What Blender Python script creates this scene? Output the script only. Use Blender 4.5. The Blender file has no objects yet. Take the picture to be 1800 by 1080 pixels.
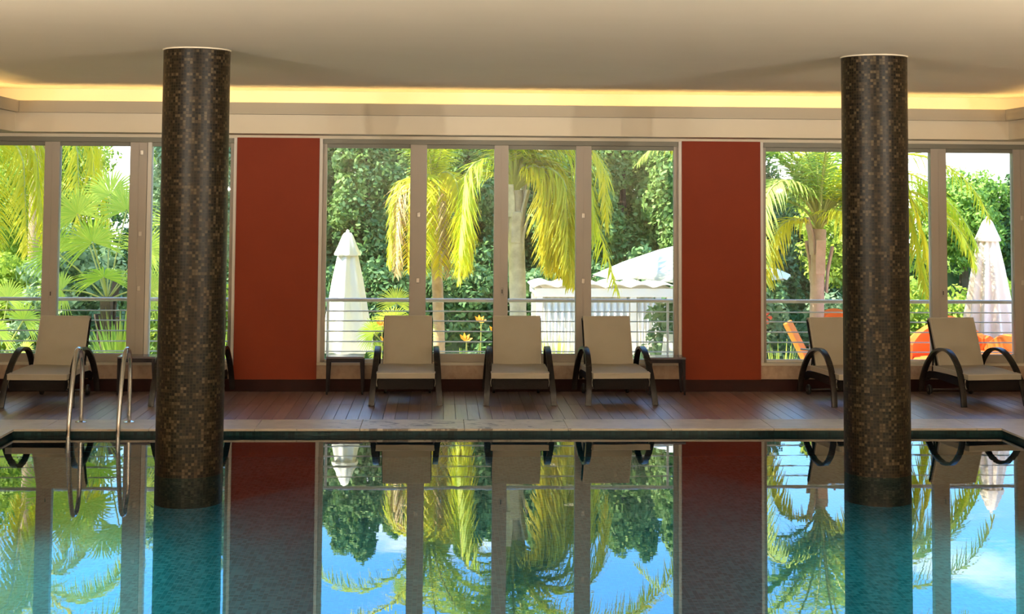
import bpy, bmesh, math, random
import numpy as np
from mathutils import Vector, Matrix, Euler

random.seed(7); rng = np.random.default_rng(7)
scene = bpy.context.scene
col = scene.collection

# ------------------------------------------------------------------ camera
F, PX_Y, EYE = 2600.0, 186.0, 2.13
yaw, pitch, roll = math.atan(1.85e-5*F), math.atan(2.43e-5*F), 0.0065
fw = Vector((math.sin(yaw)*math.cos(pitch), math.cos(yaw)*math.cos(pitch), math.sin(pitch)))
rt = Vector((math.cos(yaw), -math.sin(yaw), 0)); up = rt.cross(fw)
rt = (rt*math.cos(roll) + up*math.sin(roll)).normalized(); up = rt.cross(fw)
cam_d = bpy.data.cameras.new('camera'); cam = bpy.data.objects.new('camera', cam_d); col.objects.link(cam)
cam_d.sensor_width = 36; cam_d.lens = 36*F/1800; cam_d.shift_y = -(540-PX_Y)/1800
cam_d.clip_start = 0.05; cam_d.clip_end = 400
m = Matrix((rt, up, -fw)).transposed().to_4x4(); m.translation = (0, 0, EYE)
cam.matrix_world = m
scene.camera = cam

# ------------------------------------------------------------------ colour management
scene.view_settings.view_transform = 'Standard'
scene.view_settings.look = 'None'
scene.view_settings.gamma = 1.0
scene.view_settings.use_curve_mapping = False
scene.view_settings.exposure = 1.12
try:
    scene.cycles.use_denoising = True
    scene.cycles.caustics_reflective = False
    scene.cycles.caustics_refractive = False
    scene.cycles.max_bounces = 10; scene.cycles.diffuse_bounces = 5
    scene.cycles.transparent_max_bounces = 24
    scene.cycles.sample_clamp_indirect = 3.0
except Exception:
    pass

# ------------------------------------------------------------------ node helpers
def new_mat(name):
    mt = bpy.data.materials.new(name); mt.use_nodes = True
    nt = mt.node_tree; nt.nodes.clear()
    out = nt.nodes.new('ShaderNodeOutputMaterial')
    return mt, nt, out
def nd(nt, typ, **kw):
    n = nt.nodes.new(typ)
    for k, v in kw.items():
        if k in n.inputs.keys(): n.inputs[k].default_value = v
        else: setattr(n, k, v)
    return n
def ramp(nt, stops, interp='LINEAR'):
    r = nt.nodes.new('ShaderNodeValToRGB'); r.color_ramp.interpolation = interp
    e = r.color_ramp.elements
    while len(e) < len(stops): e.new(0.5)
    for k, (p, c) in enumerate(stops):
        e[k].position = p; e[k].color = (*c, 1) if len(c) == 3 else c
    return r
def c4(c): return (*c, 1)

# ------------------------------------------------------------------ sky and sun
world = bpy.data.worlds.new('sky'); scene.world = world; world.use_nodes = True
nt = world.node_tree; nt.nodes.clear()
wo = nt.nodes.new('ShaderNodeOutputWorld'); bg = nt.nodes.new('ShaderNodeBackground')
tc = nt.nodes.new('ShaderNodeTexCoord'); sp = nt.nodes.new('ShaderNodeSeparateXYZ')
nt.links.new(tc.outputs['Generated'], sp.inputs[0])
sky = ramp(nt, [(0.0, (1.0, 0.97, 0.90)), (0.05, (0.95, 0.97, 1.0)), (0.13, (0.34, 0.68, 1.0)),
                (0.24, (0.13, 0.42, 1.0)), (0.6, (0.16, 0.36, 0.82)), (1.0, (0.18, 0.33, 0.68))])
nt.links.new(sp.outputs['Z'], sky.inputs['Fac'])
zc = nd(nt, 'ShaderNodeMath', operation='MAXIMUM'); nt.links.new(sp.outputs['Z'], zc.inputs[0]); zc.inputs[1].default_value = 0.02
zz = nd(nt, 'ShaderNodeMath', operation='ADD'); nt.links.new(zc.outputs[0], zz.inputs[0]); zz.inputs[1].default_value = 0.10
cb = nt.nodes.new('ShaderNodeCombineXYZ')
for k, ax in enumerate('XY'):
    d = nd(nt, 'ShaderNodeMath', operation='DIVIDE'); nt.links.new(sp.outputs[ax], d.inputs[0]); nt.links.new(zz.outputs[0], d.inputs[1])
    nt.links.new(d.outputs[0], cb.inputs[k])
cl = nd(nt, 'ShaderNodeTexNoise', Scale=1.15, Detail=7.0, Roughness=0.55, Distortion=0.25)
mpc = nd(nt, 'ShaderNodeMapping'); mpc.inputs['Location'].default_value = (3.1, 0.4, 0.0)
nt.links.new(cb.outputs[0], mpc.inputs[0]); nt.links.new(mpc.outputs[0], cl.inputs['Vector'])
clr = ramp(nt, [(0.57, (0, 0, 0)), (0.70, (1, 1, 1))]); nt.links.new(cl.outputs['Fac'], clr.inputs['Fac'])
mx = nd(nt, 'ShaderNodeMix', data_type='RGBA')
nt.links.new(clr.outputs['Color'], mx.inputs['Factor']); nt.links.new(sky.outputs['Color'], mx.inputs['A'])
mx.inputs['B'].default_value = (1.15, 1.12, 1.08, 1)
nt.links.new(mx.outputs['Result'], bg.inputs['Color']); bg.inputs['Strength'].default_value = 1.75
nt.links.new(bg.outputs[0], wo.inputs['Surface'])

sun_d = bpy.data.lights.new('sun', 'SUN'); sun = bpy.data.objects.new('sun', sun_d); col.objects.link(sun)
sun_d.energy = 7.2; sun_d.angle = math.radians(0.6); sun_d.color = (1.0, 0.93, 0.78)
sun.rotation_euler = Vector((0.60, 0.05, -0.80)).to_track_quat('-Z', 'Y').to_euler()

# ------------------------------------------------------------------ materials
def principled(name, color, rough=0.5, metal=0.0, noise=None, bump=None, spec=0.5, rand=None, coat=0.0):
    """noise=(scale, dark colour, amount); bump=(scale, strength); rand=second colour mixed by the object's random number"""
    mt, nt, out = new_mat(name)
    p = nt.nodes.new('ShaderNodeBsdfPrincipled')
    p.inputs['Base Color'].default_value = c4(color); p.inputs['Roughness'].default_value = rough
    p.inputs['Metallic'].default_value = metal; p.inputs['Specular IOR Level'].default_value = spec
    p.inputs['Coat Weight'].default_value = coat
    tcn = nt.nodes.new('ShaderNodeTexCoord')
    src = None
    if rand:
        oi = nt.nodes.new('ShaderNodeObjectInfo')
        mm = nd(nt, 'ShaderNodeMix', data_type='RGBA'); mm.inputs['A'].default_value = c4(color); mm.inputs['B'].default_value = c4(rand)
        nt.links.new(oi.outputs['Random'], mm.inputs['Factor']); src = mm.outputs['Result']
    if noise:
        n = nd(nt, 'ShaderNodeTexNoise', Scale=noise[0], Detail=6.0, Roughness=0.6); nt.links.new(tcn.outputs['Object'], n.inputs['Vector'])
        rr = ramp(nt, [(0.35, (0, 0, 0)), (0.7, (noise[2],)*3)]); nt.links.new(n.outputs['Fac'], rr.inputs['Fac'])
        mm = nd(nt, 'ShaderNodeMix', data_type='RGBA'); nt.links.new(rr.outputs['Color'], mm.inputs['Factor'])
        if src: nt.links.new(src, mm.inputs['A'])
        else: mm.inputs['A'].default_value = c4(color)
        mm.inputs['B'].default_value = c4(noise[1]); src = mm.outputs['Result']
    if src: nt.links.new(src, p.inputs['Base Color'])
    if bump:
        n = nd(nt, 'ShaderNodeTexNoise', Scale=bump[0], Detail=5.0); nt.links.new(tcn.outputs['Object'], n.inputs['Vector'])
        b = nd(nt, 'ShaderNodeBump', Strength=bump[1], Distance=0.02); nt.links.new(n.outputs['Fac'], b.inputs['Height'])
        nt.links.new(b.outputs[0], p.inputs['Normal'])
    nt.links.new(p.outputs[0], out.inputs['Surface'])
    return mt

def leafy(name, ca, cb, trans=0.5, rough=0.55):
    """foliage: colour from a per-leaf 'tint' attribute plus the object's random number, diffuse + translucent + slight gloss"""
    mt, nt, out = new_mat(name)
    at = nd(nt, 'ShaderNodeAttribute', attribute_name='tint'); oi = nt.nodes.new('ShaderNodeObjectInfo')
    a = nd(nt, 'ShaderNodeMath', operation='MULTIPLY_ADD'); nt.links.new(oi.outputs['Random'], a.inputs[0]); a.inputs[1].default_value = 0.45
    s = nd(nt, 'ShaderNodeMath', operation='MULTIPLY'); nt.links.new(at.outputs['Fac'], s.inputs[0]); s.inputs[1].default_value = 0.6
    nt.links.new(s.outputs[0], a.inputs[2])
    r = ramp(nt, [(0.05, ca), (0.95, cb)]); nt.links.new(a.outputs[0], r.inputs['Fac'])
    d = nt.nodes.new('ShaderNodeBsdfDiffuse'); t = nt.nodes.new('ShaderNodeBsdfTranslucent'); g = nd(nt, 'ShaderNodeBsdfGlossy', Roughness=rough)
    g.inputs['Color'].default_value = (0.6, 0.65, 0.6, 1)
    nt.links.new(r.outputs[0], d.inputs['Color']); nt.links.new(r.outputs[0], t.inputs['Color'])
    m1 = nd(nt, 'ShaderNodeMixShader', Fac=trans); nt.links.new(d.outputs[0], m1.inputs[1]); nt.links.new(t.outputs[0], m1.inputs[2])
    m2 = nd(nt, 'ShaderNodeMixShader', Fac=0.04); nt.links.new(m1.outputs[0], m2.inputs[1]); nt.links.new(g.outputs[0], m2.inputs[2])
    nt.links.new(m2.outputs[0], out.inputs['Surface'])
    return mt

def mosaic(name, stops, size, mortar, grout, rough, coat=0.0):
    """small square tesserae laid out on the mesh's own UV map (metres)"""
    mt, nt, out = new_mat(name)
    p = nd(nt, 'ShaderNodeBsdfPrincipled', Roughness=rough)
    p.inputs['Coat Weight'].default_value = coat; p.inputs['Specular IOR Level'].default_value = 0.18
    uv = nt.nodes.new('ShaderNodeUVMap'); uv.uv_map = 'metres'
    sc = nd(nt, 'ShaderNodeVectorMath', operation='SCALE'); sc.inputs['Scale'].default_value = 1/size; nt.links.new(uv.outputs[0], sc.inputs[0])
    fl = nd(nt, 'ShaderNodeVectorMath', operation='FLOOR'); nt.links.new(sc.outputs[0], fl.inputs[0])
    wn = nd(nt, 'ShaderNodeTexWhiteNoise', noise_dimensions='3D'); nt.links.new(fl.outputs[0], wn.inputs['Vector'])
    big = nd(nt, 'ShaderNodeTexNoise', Scale=0.12, Detail=2.0); nt.links.new(fl.outputs[0], big.inputs['Vector'])
    ad = nd(nt, 'ShaderNodeMath', operation='MULTIPLY_ADD'); nt.links.new(big.outputs['Fac'], ad.inputs[0]); ad.inputs[1].default_value = 0.7
    mlt = nd(nt, 'ShaderNodeMath', operation='MULTIPLY_ADD'); nt.links.new(wn.outputs['Value'], mlt.inputs[0]); mlt.inputs[1].default_value = 1.15; mlt.inputs[2].default_value = -0.42
    nt.links.new(mlt.outputs[0], ad.inputs[2])
    r = ramp(nt, stops); nt.links.new(ad.outputs[0], r.inputs['Fac'])
    fr = nd(nt, 'ShaderNodeVectorMath', operation='FRACTION'); nt.links.new(sc.outputs[0], fr.inputs[0])
    cen = nd(nt, 'ShaderNodeVectorMath', operation='SUBTRACT'); nt.links.new(fr.outputs[0], cen.inputs[0]); cen.inputs[1].default_value = (0.5, 0.5, 0.0)
    ab = nd(nt, 'ShaderNodeVectorMath', operation='ABSOLUTE'); nt.links.new(cen.outputs[0], ab.inputs[0])
    sx = nt.nodes.new('ShaderNodeSeparateXYZ'); nt.links.new(ab.outputs[0], sx.inputs[0])
    mxx = nd(nt, 'ShaderNodeMath', operation='MAXIMUM'); nt.links.new(sx.outputs['X'], mxx.inputs[0]); nt.links.new(sx.outputs['Y'], mxx.inputs[1])
    gt = nd(nt, 'ShaderNodeMath', operation='GREATER_THAN'); nt.links.new(mxx.outputs[0], gt.inputs[0]); gt.inputs[1].default_value = 0.5-mortar
    mm = nd(nt, 'ShaderNodeMix', data_type='RGBA'); nt.links.new(gt.outputs[0], mm.inputs['Factor']); nt.links.new(r.outputs[0], mm.inputs['A'])
    mm.inputs['B'].default_value = c4(grout); nt.links.new(mm.outputs['Result'], p.inputs['Base Color'])
    b = nd(nt, 'ShaderNodeBump', Strength=0.5, Distance=0.003); b.invert = True; nt.links.new(gt.outputs[0], b.inputs['Height']); nt.links.new(b.outputs[0], p.inputs['Normal'])
    nt.links.new(p.outputs[0], out.inputs['Surface'])
    return mt

def emitter(name, color, strength):
    mt, nt, out = new_mat(name)
    e = nd(nt, 'ShaderNodeEmission', Strength=strength); e.inputs['Color'].default_value = c4(color)
    nt.links.new(e.outputs[0], out.inputs['Surface']); return mt

def glass_pane(name):
    mt, nt, out = new_mat(name)
    t = nt.nodes.new('ShaderNodeBsdfTransparent'); t.inputs['Color'].default_value = (0.97, 0.985, 0.975, 1)
    g = nd(nt, 'ShaderNodeBsdfGlossy', Roughness=0.01)
    f = nd(nt, 'ShaderNodeFresnel', IOR=1.35)
    ms = nt.nodes.new('ShaderNodeMixShader'); nt.links.new(f.outputs[0], ms.inputs[0]); nt.links.new(t.outputs[0], ms.inputs[1]); nt.links.new(g.outputs[0], ms.inputs[2])
    nt.links.new(ms.outputs[0], out.inputs['Surface']); return mt

def water_mat():
    mt, nt, out = new_mat('still_water')
    tcn = nt.nodes.new('ShaderNodeTexCoord')
    mp = nd(nt, 'ShaderNodeMapping'); mp.inputs['Scale'].default_value = (1.0, 2.2, 1.0); nt.links.new(tcn.outputs['Object'], mp.inputs[0])
    n = nd(nt, 'ShaderNodeTexNoise', Scale=2.6, Detail=3.0, Roughness=0.5); nt.links.new(mp.outputs[0], n.inputs['Vector'])
    b = nd(nt, 'ShaderNodeBump', Strength=0.007, Distance=0.03); nt.links.new(n.outputs['Fac'], b.inputs['Height'])
    r = nd(nt, 'ShaderNodeBsdfRefraction', IOR=1.333, Roughness=0.0); r.inputs['Color'].default_value = (0.25, 0.85, 0.88, 1)
    g = nd(nt, 'ShaderNodeBsdfGlossy', Roughness=0.0); g.inputs['Color'].default_value = (0.97, 0.99, 1.0, 1)
    f = nd(nt, 'ShaderNodeFresnel', IOR=2.25)
    for s in (r, g, f): nt.links.new(b.outputs[0], s.inputs['Normal'])
    ms = nt.nodes.new('ShaderNodeMixShader'); nt.links.new(f.outputs[0], ms.inputs[0]); nt.links.new(r.outputs[0], ms.inputs[1]); nt.links.new(g.outputs[0], ms.inputs[2])
    nt.links.new(ms.outputs[0], out.inputs['Surface']); return mt

def wood_plank():
    mt, nt, out = new_mat('wood_deck')
    p = nd(nt, 'ShaderNodeBsdfPrincipled', Roughness=0.40)
    p.inputs['Specular IOR Level'].default_value = 0.8; p.inputs['Coat Weight'].default_value = 1.0; p.inputs['Coat Roughness'].default_value = 0.36
    tcn = nt.nodes.new('ShaderNodeTexCoord'); oi = nt.nodes.new('ShaderNodeObjectInfo')
    ad = nd(nt, 'ShaderNodeVectorMath', operation='ADD'); nt.links.new(tcn.outputs['Object'], ad.inputs[0]); nt.links.new(oi.outputs['Location'], ad.inputs[1])
    mp = nd(nt, 'ShaderNodeMapping'); mp.inputs['Scale'].default_value = (40, 2.2, 1); nt.links.new(ad.outputs[0], mp.inputs[0])
    n = nd(nt, 'ShaderNodeTexNoise', Scale=1.0, Detail=5.0, Distortion=0.6); nt.links.new(mp.outputs[0], n.inputs['Vector'])
    r1 = ramp(nt, [(0.3, (0.29, 0.20, 0.19)), (0.7, (0.42, 0.315, 0.30))]); nt.links.new(n.outputs['Fac'], r1.inputs['Fac'])
    mm = nd(nt, 'ShaderNodeMix', data_type='RGBA', blend_type='MULTIPLY'); mm.inputs['Factor'].default_value = 1.0
    r2 = ramp(nt, [(0.0, (0.72, 0.70, 0.72)), (1.0, (1.15, 1.1, 1.08))]); nt.links.new(oi.outputs['Random'], r2.inputs['Fac'])
    nt.links.new(r1.outputs[0], mm.inputs['A']); nt.links.new(r2.outputs[0], mm.inputs['B']); nt.links.new(mm.outputs['Result'], p.inputs['Base Color'])
    b = nd(nt, 'ShaderNodeBump', Strength=0.12, Distance=0.004); nt.links.new(n.outputs['Fac'], b.inputs['Height']); nt.links.new(b.outputs[0], p.inputs['Normal'])
    nt.links.new(p.outputs[0], out.inputs['Surface']); return mt

M = {}
M['ceiling'] = principled('ceiling_paint', (0.88, 0.81, 0.68), 0.85, noise=(1.2, (0.84, 0.77, 0.63), 0.6))
M['plaster'] = principled('cream_plaster', (0.80, 0.72, 0.58), 0.8, noise=(2.0, (0.75, 0.67, 0.53), 0.5))
M['ledge'] = principled('ledge_paint', (0.50, 0.45, 0.36), 0.8)
M['red'] = principled('red_paint', (0.255, 0.034, 0.008), 0.6, noise=(3.0, (0.225, 0.028, 0.006), 0.5), spec=0.25)
M['stone'] = principled('sill_stone', (0.62, 0.46, 0.33), 0.7, noise=(14, (0.46, 0.30, 0.20), 0.9), bump=(30, 0.2))
M['sill'] = principled('pale_sill', (0.82, 0.75, 0.62), 0.6)
M['skirt'] = principled('dark_skirting', (0.030, 0.007, 0.005), 0.6, noise=(6, (0.018, 0.005, 0.004), 0.8), spec=0.15)
M['frame'] = principled('window_frame_paint', (0.47, 0.41, 0.345), 0.4)
M['frame_white'] = principled('window_edge_white', (0.85, 0.80, 0.72), 0.45)
M['head'] = principled('blind_cassette_grey', (0.23, 0.22, 0.175), 0.45)
M['hinge'] = principled('hinge_metal', (0.62, 0.56, 0.48), 0.35, metal=0.4)
M['keyhole'] = principled('dark_lock', (0.05, 0.04, 0.035), 0.4)
M['glass'] = glass_pane('window_glass')
M['chrome'] = principled('polished_steel', (0.62, 0.62, 0.63), 0.12, metal=1.0)
M['rail'] = principled('satin_rail', (0.82, 0.77, 0.68), 0.3, metal=0.1)
M['plank'] = wood_plank()
M['deckbase'] = principled('deck_substrate', (0.05, 0.03, 0.025), 0.8)
M['tilefloor'] = principled('deck_floor', (0.20, 0.10, 0.075), 0.4, noise=(3, (0.14, 0.06, 0.045), 0.8))
M['coping'] = principled('pale_coping_stone', (0.70, 0.63, 0.54), 0.42, noise=(5, (0.55, 0.49, 0.42), 0.8), rand=(0.76, 0.69, 0.60), bump=(40, 0.08))
M['col'] = mosaic('column_mosaic', [(0.0, (0.002, 0.0012, 0.0005)), (0.3, (0.005, 0.003, 0.001)), (0.55, (0.012, 0.007, 0.0025)), (0.8, (0.021, 0.013, 0.0055)), (1.0, (0.07, 0.05, 0.026))], 0.0235, 0.07, (0.022, 0.015, 0.007), 0.40)
def splash(mt):
    nt = mt.node_tree; p = next(n for n in nt.nodes if n.type == 'BSDF_PRINCIPLED'); src = p.inputs['Base Color'].links[0].from_socket
    g = nt.nodes.new('ShaderNodeNewGeometry')
    mp = nd(nt, 'ShaderNodeMapping'); mp.inputs['Scale'].default_value = (3.2, 7.0, 1); nt.links.new(g.outputs['Position'], mp.inputs[0])
    n = nd(nt, 'ShaderNodeTexNoise', Scale=1.6, Detail=4.0, Roughness=0.65, Distortion=0.8); nt.links.new(mp.outputs[0], n.inputs['Vector'])
    sx = nt.nodes.new('ShaderNodeSeparateXYZ'); nt.links.new(g.outputs['Position'], sx.inputs[0])
    mr = nd(nt, 'ShaderNodeMapRange'); nt.links.new(sx.outputs['X'], mr.inputs['Value'])
    for k, v in zip(('From Min', 'From Max', 'To Min', 'To Max'), (-1.4, 1.8, 0, 1)): mr.inputs[k].default_value = v
    w = ramp(nt, [(0.0, (0, 0, 0)), (0.3, (0.16,)*3), (0.6, (0.16,)*3), (1.0, (0, 0, 0))]); nt.links.new(mr.outputs[0], w.inputs['Fac'])
    ad = nd(nt, 'ShaderNodeMath', operation='ADD'); nt.links.new(n.outputs['Fac'], ad.inputs[0]); nt.links.new(w.outputs[0], ad.inputs[1])
    r = ramp(nt, [(0.70, (0, 0, 0)), (0.74, (0.8,)*3)]); nt.links.new(ad.outputs[0], r.inputs['Fac'])
    mm = nd(nt, 'ShaderNodeMix', data_type='RGBA'); nt.links.new(r.outputs[0], mm.inputs['Factor']); nt.links.new(src, mm.inputs['A']); mm.inputs['B'].default_value = (0.16, 0.13, 0.12, 1)
    nt.links.new(mm.outputs['Result'], p.inputs['Base Color'])
splash(M['coping'])
M['caulk'] = principled('pale_caulk', (0.62, 0.55, 0.43), 0.7)
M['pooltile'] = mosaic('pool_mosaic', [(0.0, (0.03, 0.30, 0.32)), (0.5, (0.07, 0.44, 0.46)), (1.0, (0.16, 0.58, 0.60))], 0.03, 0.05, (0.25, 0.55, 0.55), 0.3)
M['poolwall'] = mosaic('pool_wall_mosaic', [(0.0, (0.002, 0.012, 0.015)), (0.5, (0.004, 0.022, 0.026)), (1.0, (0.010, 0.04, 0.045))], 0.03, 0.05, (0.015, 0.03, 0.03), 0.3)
M['water'] = water_mat()
M['cushion'] = principled('cream_canvas', (0.53, 0.485, 0.395), 0.85, noise=(5, (0.48, 0.435, 0.345), 0.6), bump=(220, 0.08), spec=0.2)
M['piping'] = principled('pale_piping', (0.66, 0.61, 0.51), 0.8, spec=0.2)
M['wicker'] = principled('dark_brown_wicker', (0.012, 0.009, 0.008), 0.55, noise=(60, (0.006, 0.004, 0.004), 0.9), bump=(140, 0.35), spec=0.1)
M['armstrap'] = principled('bronze_arm_strap', (0.018, 0.014, 0.013), 0.25, noise=(80, (0.010, 0.008, 0.007), 0.8), bump=(160, 0.15), spec=0.35)
M['darkwood'] = principled('dark_table_wood', (0.016, 0.011, 0.014), 0.45, noise=(9, (0.008, 0.005, 0.006), 0.7), spec=0.2)
M['tabletop'] = principled('dark_table_top', (0.17, 0.15, 0.17), 0.22)
M['wheel'] = principled('black_rubber', (0.015, 0.015, 0.016), 0.5)
M['steel'] = principled('wheel_hub_steel', (0.65, 0.63, 0.6), 0.2, metal=0.9)
M['led'] = emitter('warm_led', (1.0, 0.66, 0.25), 10.0)
M['fill_glow'] = emitter('warm_fill_lamp', (1.0, 0.82, 0.58), 6.0)  # glow of the added ceiling and wall fill lamps
M['pool_fill_glow'] = emitter('pool_fill_lens', (0.55, 0.95, 1.0), 4.0)  # glow of the added underwater fill lamps
M['white_trim'] = principled('fill_lamp_trim', (0.8, 0.79, 0.76), 0.4)
# garden
M['grass'] = principled('lawn', (0.10, 0.20, 0.025), 0.9, noise=(1.5, (0.16, 0.22, 0.04), 0.8), bump=(25, 0.6))
M['terrace'] = principled('terrace_paving', (0.62, 0.55, 0.46), 0.7, noise=(2, (0.5, 0.44, 0.36), 0.6))
M['conifer'] = leafy('conifer_leaf', (0.06, 0.17, 0.055), (0.30, 0.44, 0.10), 0.35)
M['hedge'] = leafy('hedge_leaf', (0.045, 0.12, 0.05), (0.16, 0.30, 0.09), 0.3)
M['shrub'] = leafy('shrub_leaf', (0.20, 0.36, 0.04), (0.58, 0.64, 0.08), 0.45)
M['olive'] = leafy('olive_leaf', (0.16, 0.28, 0.15), (0.34, 0.46, 0.24), 0.35)
M['pine'] = leafy('pine_needles', (0.16, 0.34, 0.05), (0.42, 0.58, 0.10), 0.4)
M['palm'] = leafy('palm_leaflet', (0.36, 0.56, 0.03), (0.86, 0.78, 0.03), 0.5)
M['palm_yellow'] = leafy('yellow_palm_leaflet', (0.52, 0.56, 0.03), (0.92, 0.74, 0.03), 0.5)
M['palm_green'] = leafy('green_palm_leaflet', (0.24, 0.46, 0.12), (0.60, 0.68, 0.12), 0.45)
M['palm_dead'] = leafy('dry_palm_leaflet', (0.48, 0.32, 0.15), (0.66, 0.50, 0.24), 0.35)
M['fan'] = leafy('fan_palm_leaf', (0.42, 0.64, 0.06), (0.80, 0.82, 0.12), 0.5)
M['blade'] = leafy('long_blade_leaf', (0.34, 0.54, 0.07), (0.82, 0.80, 0.18), 0.45)
M['petiole'] = principled('palm_petiole', (0.46, 0.46, 0.12), 0.6)
M['trunk_grey'] = principled('grey_palm_bark', (0.80, 0.71, 0.60), 0.85, noise=(7, (0.52, 0.44, 0.36), 0.9), bump=(18, 0.4))
M['trunk_tan'] = principled('tan_palm_bark', (0.62, 0.42, 0.24), 0.85, noise=(9, (0.42, 0.27, 0.14), 0.9), bump=(18, 0.4))
M['trunk_pink'] = principled('pinkish_palm_bark', (0.66, 0.46, 0.38), 0.85, noise=(7, (0.48, 0.31, 0.24), 0.8), bump=(18, 0.3))
M['bark'] = principled('tree_bark', (0.14, 0.09, 0.055), 0.9, noise=(8, (0.07, 0.045, 0.03), 0.9), bump=(20, 0.5))
M['canvas_white'] = principled('white_canvas', (0.90, 0.84, 0.70), 0.85, spec=0.2)
M['canvas_cream'] = principled('cream_pink_canvas', (0.84, 0.70, 0.58), 0.85, spec=0.2)
M['white_paint'] = principled('white_paint', (0.90, 0.85, 0.75), 0.5)
M['curtain'] = principled('white_curtain', (0.90, 0.85, 0.74), 0.85, spec=0.2)
M['orange'] = principled('orange_cushion', (0.88, 0.17, 0.03), 0.75, rand=(0.92, 0.30, 0.06), spec=0.2)
M['darkmetal'] = principled('dark_garden_metal', (0.06, 0.06, 0.065), 0.4)
M['petal'] = principled('orange_petal', (0.95, 0.40, 0.03), 0.6)
M['pinkpetal'] = principled('pink_petal', (0.92, 0.16, 0.12), 0.6)
M['terracotta'] = principled('terracotta_wall', (0.62, 0.26, 0.14), 0.85, noise=(2, (0.5, 0.2, 0.1), 0.5))

# ------------------------------------------------------------------ mesh helpers
def tag(o, label=None, cat=None, group=None, kind=None):
    if label: o['label'] = label
    if cat: o['category'] = cat
    if group: o['group'] = group
    if kind: o['kind'] = kind
    return o
def empty(name, loc=(0, 0, 0), rz=0.0):
    o = bpy.data.objects.new(name, None); o.empty_display_size = 0.1
    o.location = loc; o.rotation_euler = (0, 0, rz); col.objects.link(o); return o
def copy_tree(o, parent=None):
    c = o.copy(); col.objects.link(c); c.parent = parent
    for ch in [x for x in bpy.data.objects if x.parent == o]: copy_tree(ch, c)
    return c

class MB:
    def __init__(s): s.v = []; s.f = []; s.uv = None
    def add(s, vs, fs):
        k = len(s.v); s.v += [tuple(p) for p in vs]; s.f += [tuple(i+k for i in f) for f in fs]; return s
    def box(s, x0, x1, y0, y1, z0, z1):
        return s.add([(x0, y0, z0), (x1, y0, z0), (x1, y1, z0), (x0, y1, z0), (x0, y0, z1), (x1, y0, z1), (x1, y1, z1), (x0, y1, z1)],
                     [(3, 2, 1, 0), (4, 5, 6, 7), (0, 1, 5, 4), (1, 2, 6, 5), (2, 3, 7, 6), (3, 0, 4, 7)])
    def hexa(s, b, t):  # bottom and top quads
        return s.add(list(b)+list(t), [(3, 2, 1, 0), (4, 5, 6, 7), (0, 1, 5, 4), (1, 2, 6, 5), (2, 3, 7, 6), (3, 0, 4, 7)])
    def tube(s, path, r, n=8, cap=True):
        path = [Vector(p) for p in path]; R = r if hasattr(r, '__len__') else [r]*len(path)
        vs = []; fs = []; ref = None
        for i, p in enumerate(path):
            t = (path[min(i+1, len(path)-1)] - path[max(i-1, 0)]).normalized()
            if ref is None: ref = t.orthogonal().normalized()
            ref = (ref - t*ref.dot(t)).normalized(); b = t.cross(ref)
            for k in range(n):
                a = 2*math.pi*k/n; vs.append(p + (ref*math.cos(a) + b*math.sin(a))*R[i])
        for i in range(len(path)-1):
            for k in range(n):
                fs.append((i*n+k, i*n+(k+1) % n, (i+1)*n+(k+1) % n, (i+1)*n+k))
        if cap:
            fs.append(tuple(reversed(range(n)))); fs.append(tuple((len(path)-1)*n+k for k in range(n)))
        return s.add(vs, fs)
    def strap(s, path, wdir, w, th):  # rectangular section swept along a path; wdir = width direction
        path = [Vector(p) for p in path]; wd = Vector(wdir).normalized(); vs = []; fs = []
        for i, p in enumerate(path):
            t = (path[min(i+1, len(path)-1)] - path[max(i-1, 0)]).normalized(); nn = t.cross(wd).normalized()
            for a, b in ((-1, -1), (1, -1), (1, 1), (-1, 1)): vs.append(p + wd*(a*w/2) + nn*(b*th/2))
        for i in range(len(path)-1):
            for k in range(4): fs.append((i*4+k, i*4+(k+1) % 4, (i+1)*4+(k+1) % 4, (i+1)*4+k))
        n = len(path)-1; fs += [(3, 2, 1, 0), (n*4, n*4+1, n*4+2, n*4+3)]
        return s.add(vs, fs)
    def lathe(s, prof, n=24, cx=0, cy=0, cap=True):
        vs = []; fs = []
        for r, z in prof:
            for k in range(n):
                a = 2*math.pi*k/n; vs.append((cx+r*math.cos(a), cy+r*math.sin(a), z))
        for i in range(len(prof)-1):
            for k in range(n): fs.append((i*n+k, i*n+(k+1) % n, (i+1)*n+(k+1) % n, (i+1)*n+k))
        if cap:
            fs.append(tuple(reversed(range(n)))); fs.append(tuple((len(prof)-1)*n+k for k in range(n)))
        return s.add(vs, fs)
    def build(s, name, mat, parent=None, smooth=False, bevel=0.0, seg=2, loc=None):
        me = bpy.data.meshes.new(name); me.from_pydata(s.v, [], s.f)
        bm = bmesh.new(); bm.from_mesh(me)
        bmesh.ops.recalc_face_normals(bm, faces=bm.faces)
        if bevel:
            ed = [e for e in bm.edges if len(e.link_faces) == 2 and e.calc_face_angle(0) > 0.6]
            bmesh.ops.bevel(bm, geom=ed, offset=bevel, segments=seg, affect='EDGES', profile=0.6, clamp_overlap=True)
        bm.to_mesh(me); bm.free()
        if smooth:
            me.shade_smooth()
            try: me.set_sharp_from_angle(angle=math.radians(42))
            except Exception: pass
        me.materials.append(M[mat])
        o = bpy.data.objects.new(name, me); col.objects.link(o)
        if parent: o.parent = parent
        if loc: o.location = loc
        return o
def smooth_path(pts, n=8):
    """Catmull-Rom through the points"""
    P = [Vector(p) for p in pts]; P = [P[0]*2-P[1]] + P + [P[-1]*2-P[-2]]; out = []
    for i in range(1, len(P)-2):
        for k in range(n):
            t = k/n; a, b, c, d = P[i-1], P[i], P[i+1], P[i+2]
            out.append(0.5*((2*b) + (c-a)*t + (2*a-5*b+4*c-d)*t*t + (3*b-a-3*c+d)*t**3))
    out.append(P[-2]); return out
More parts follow.
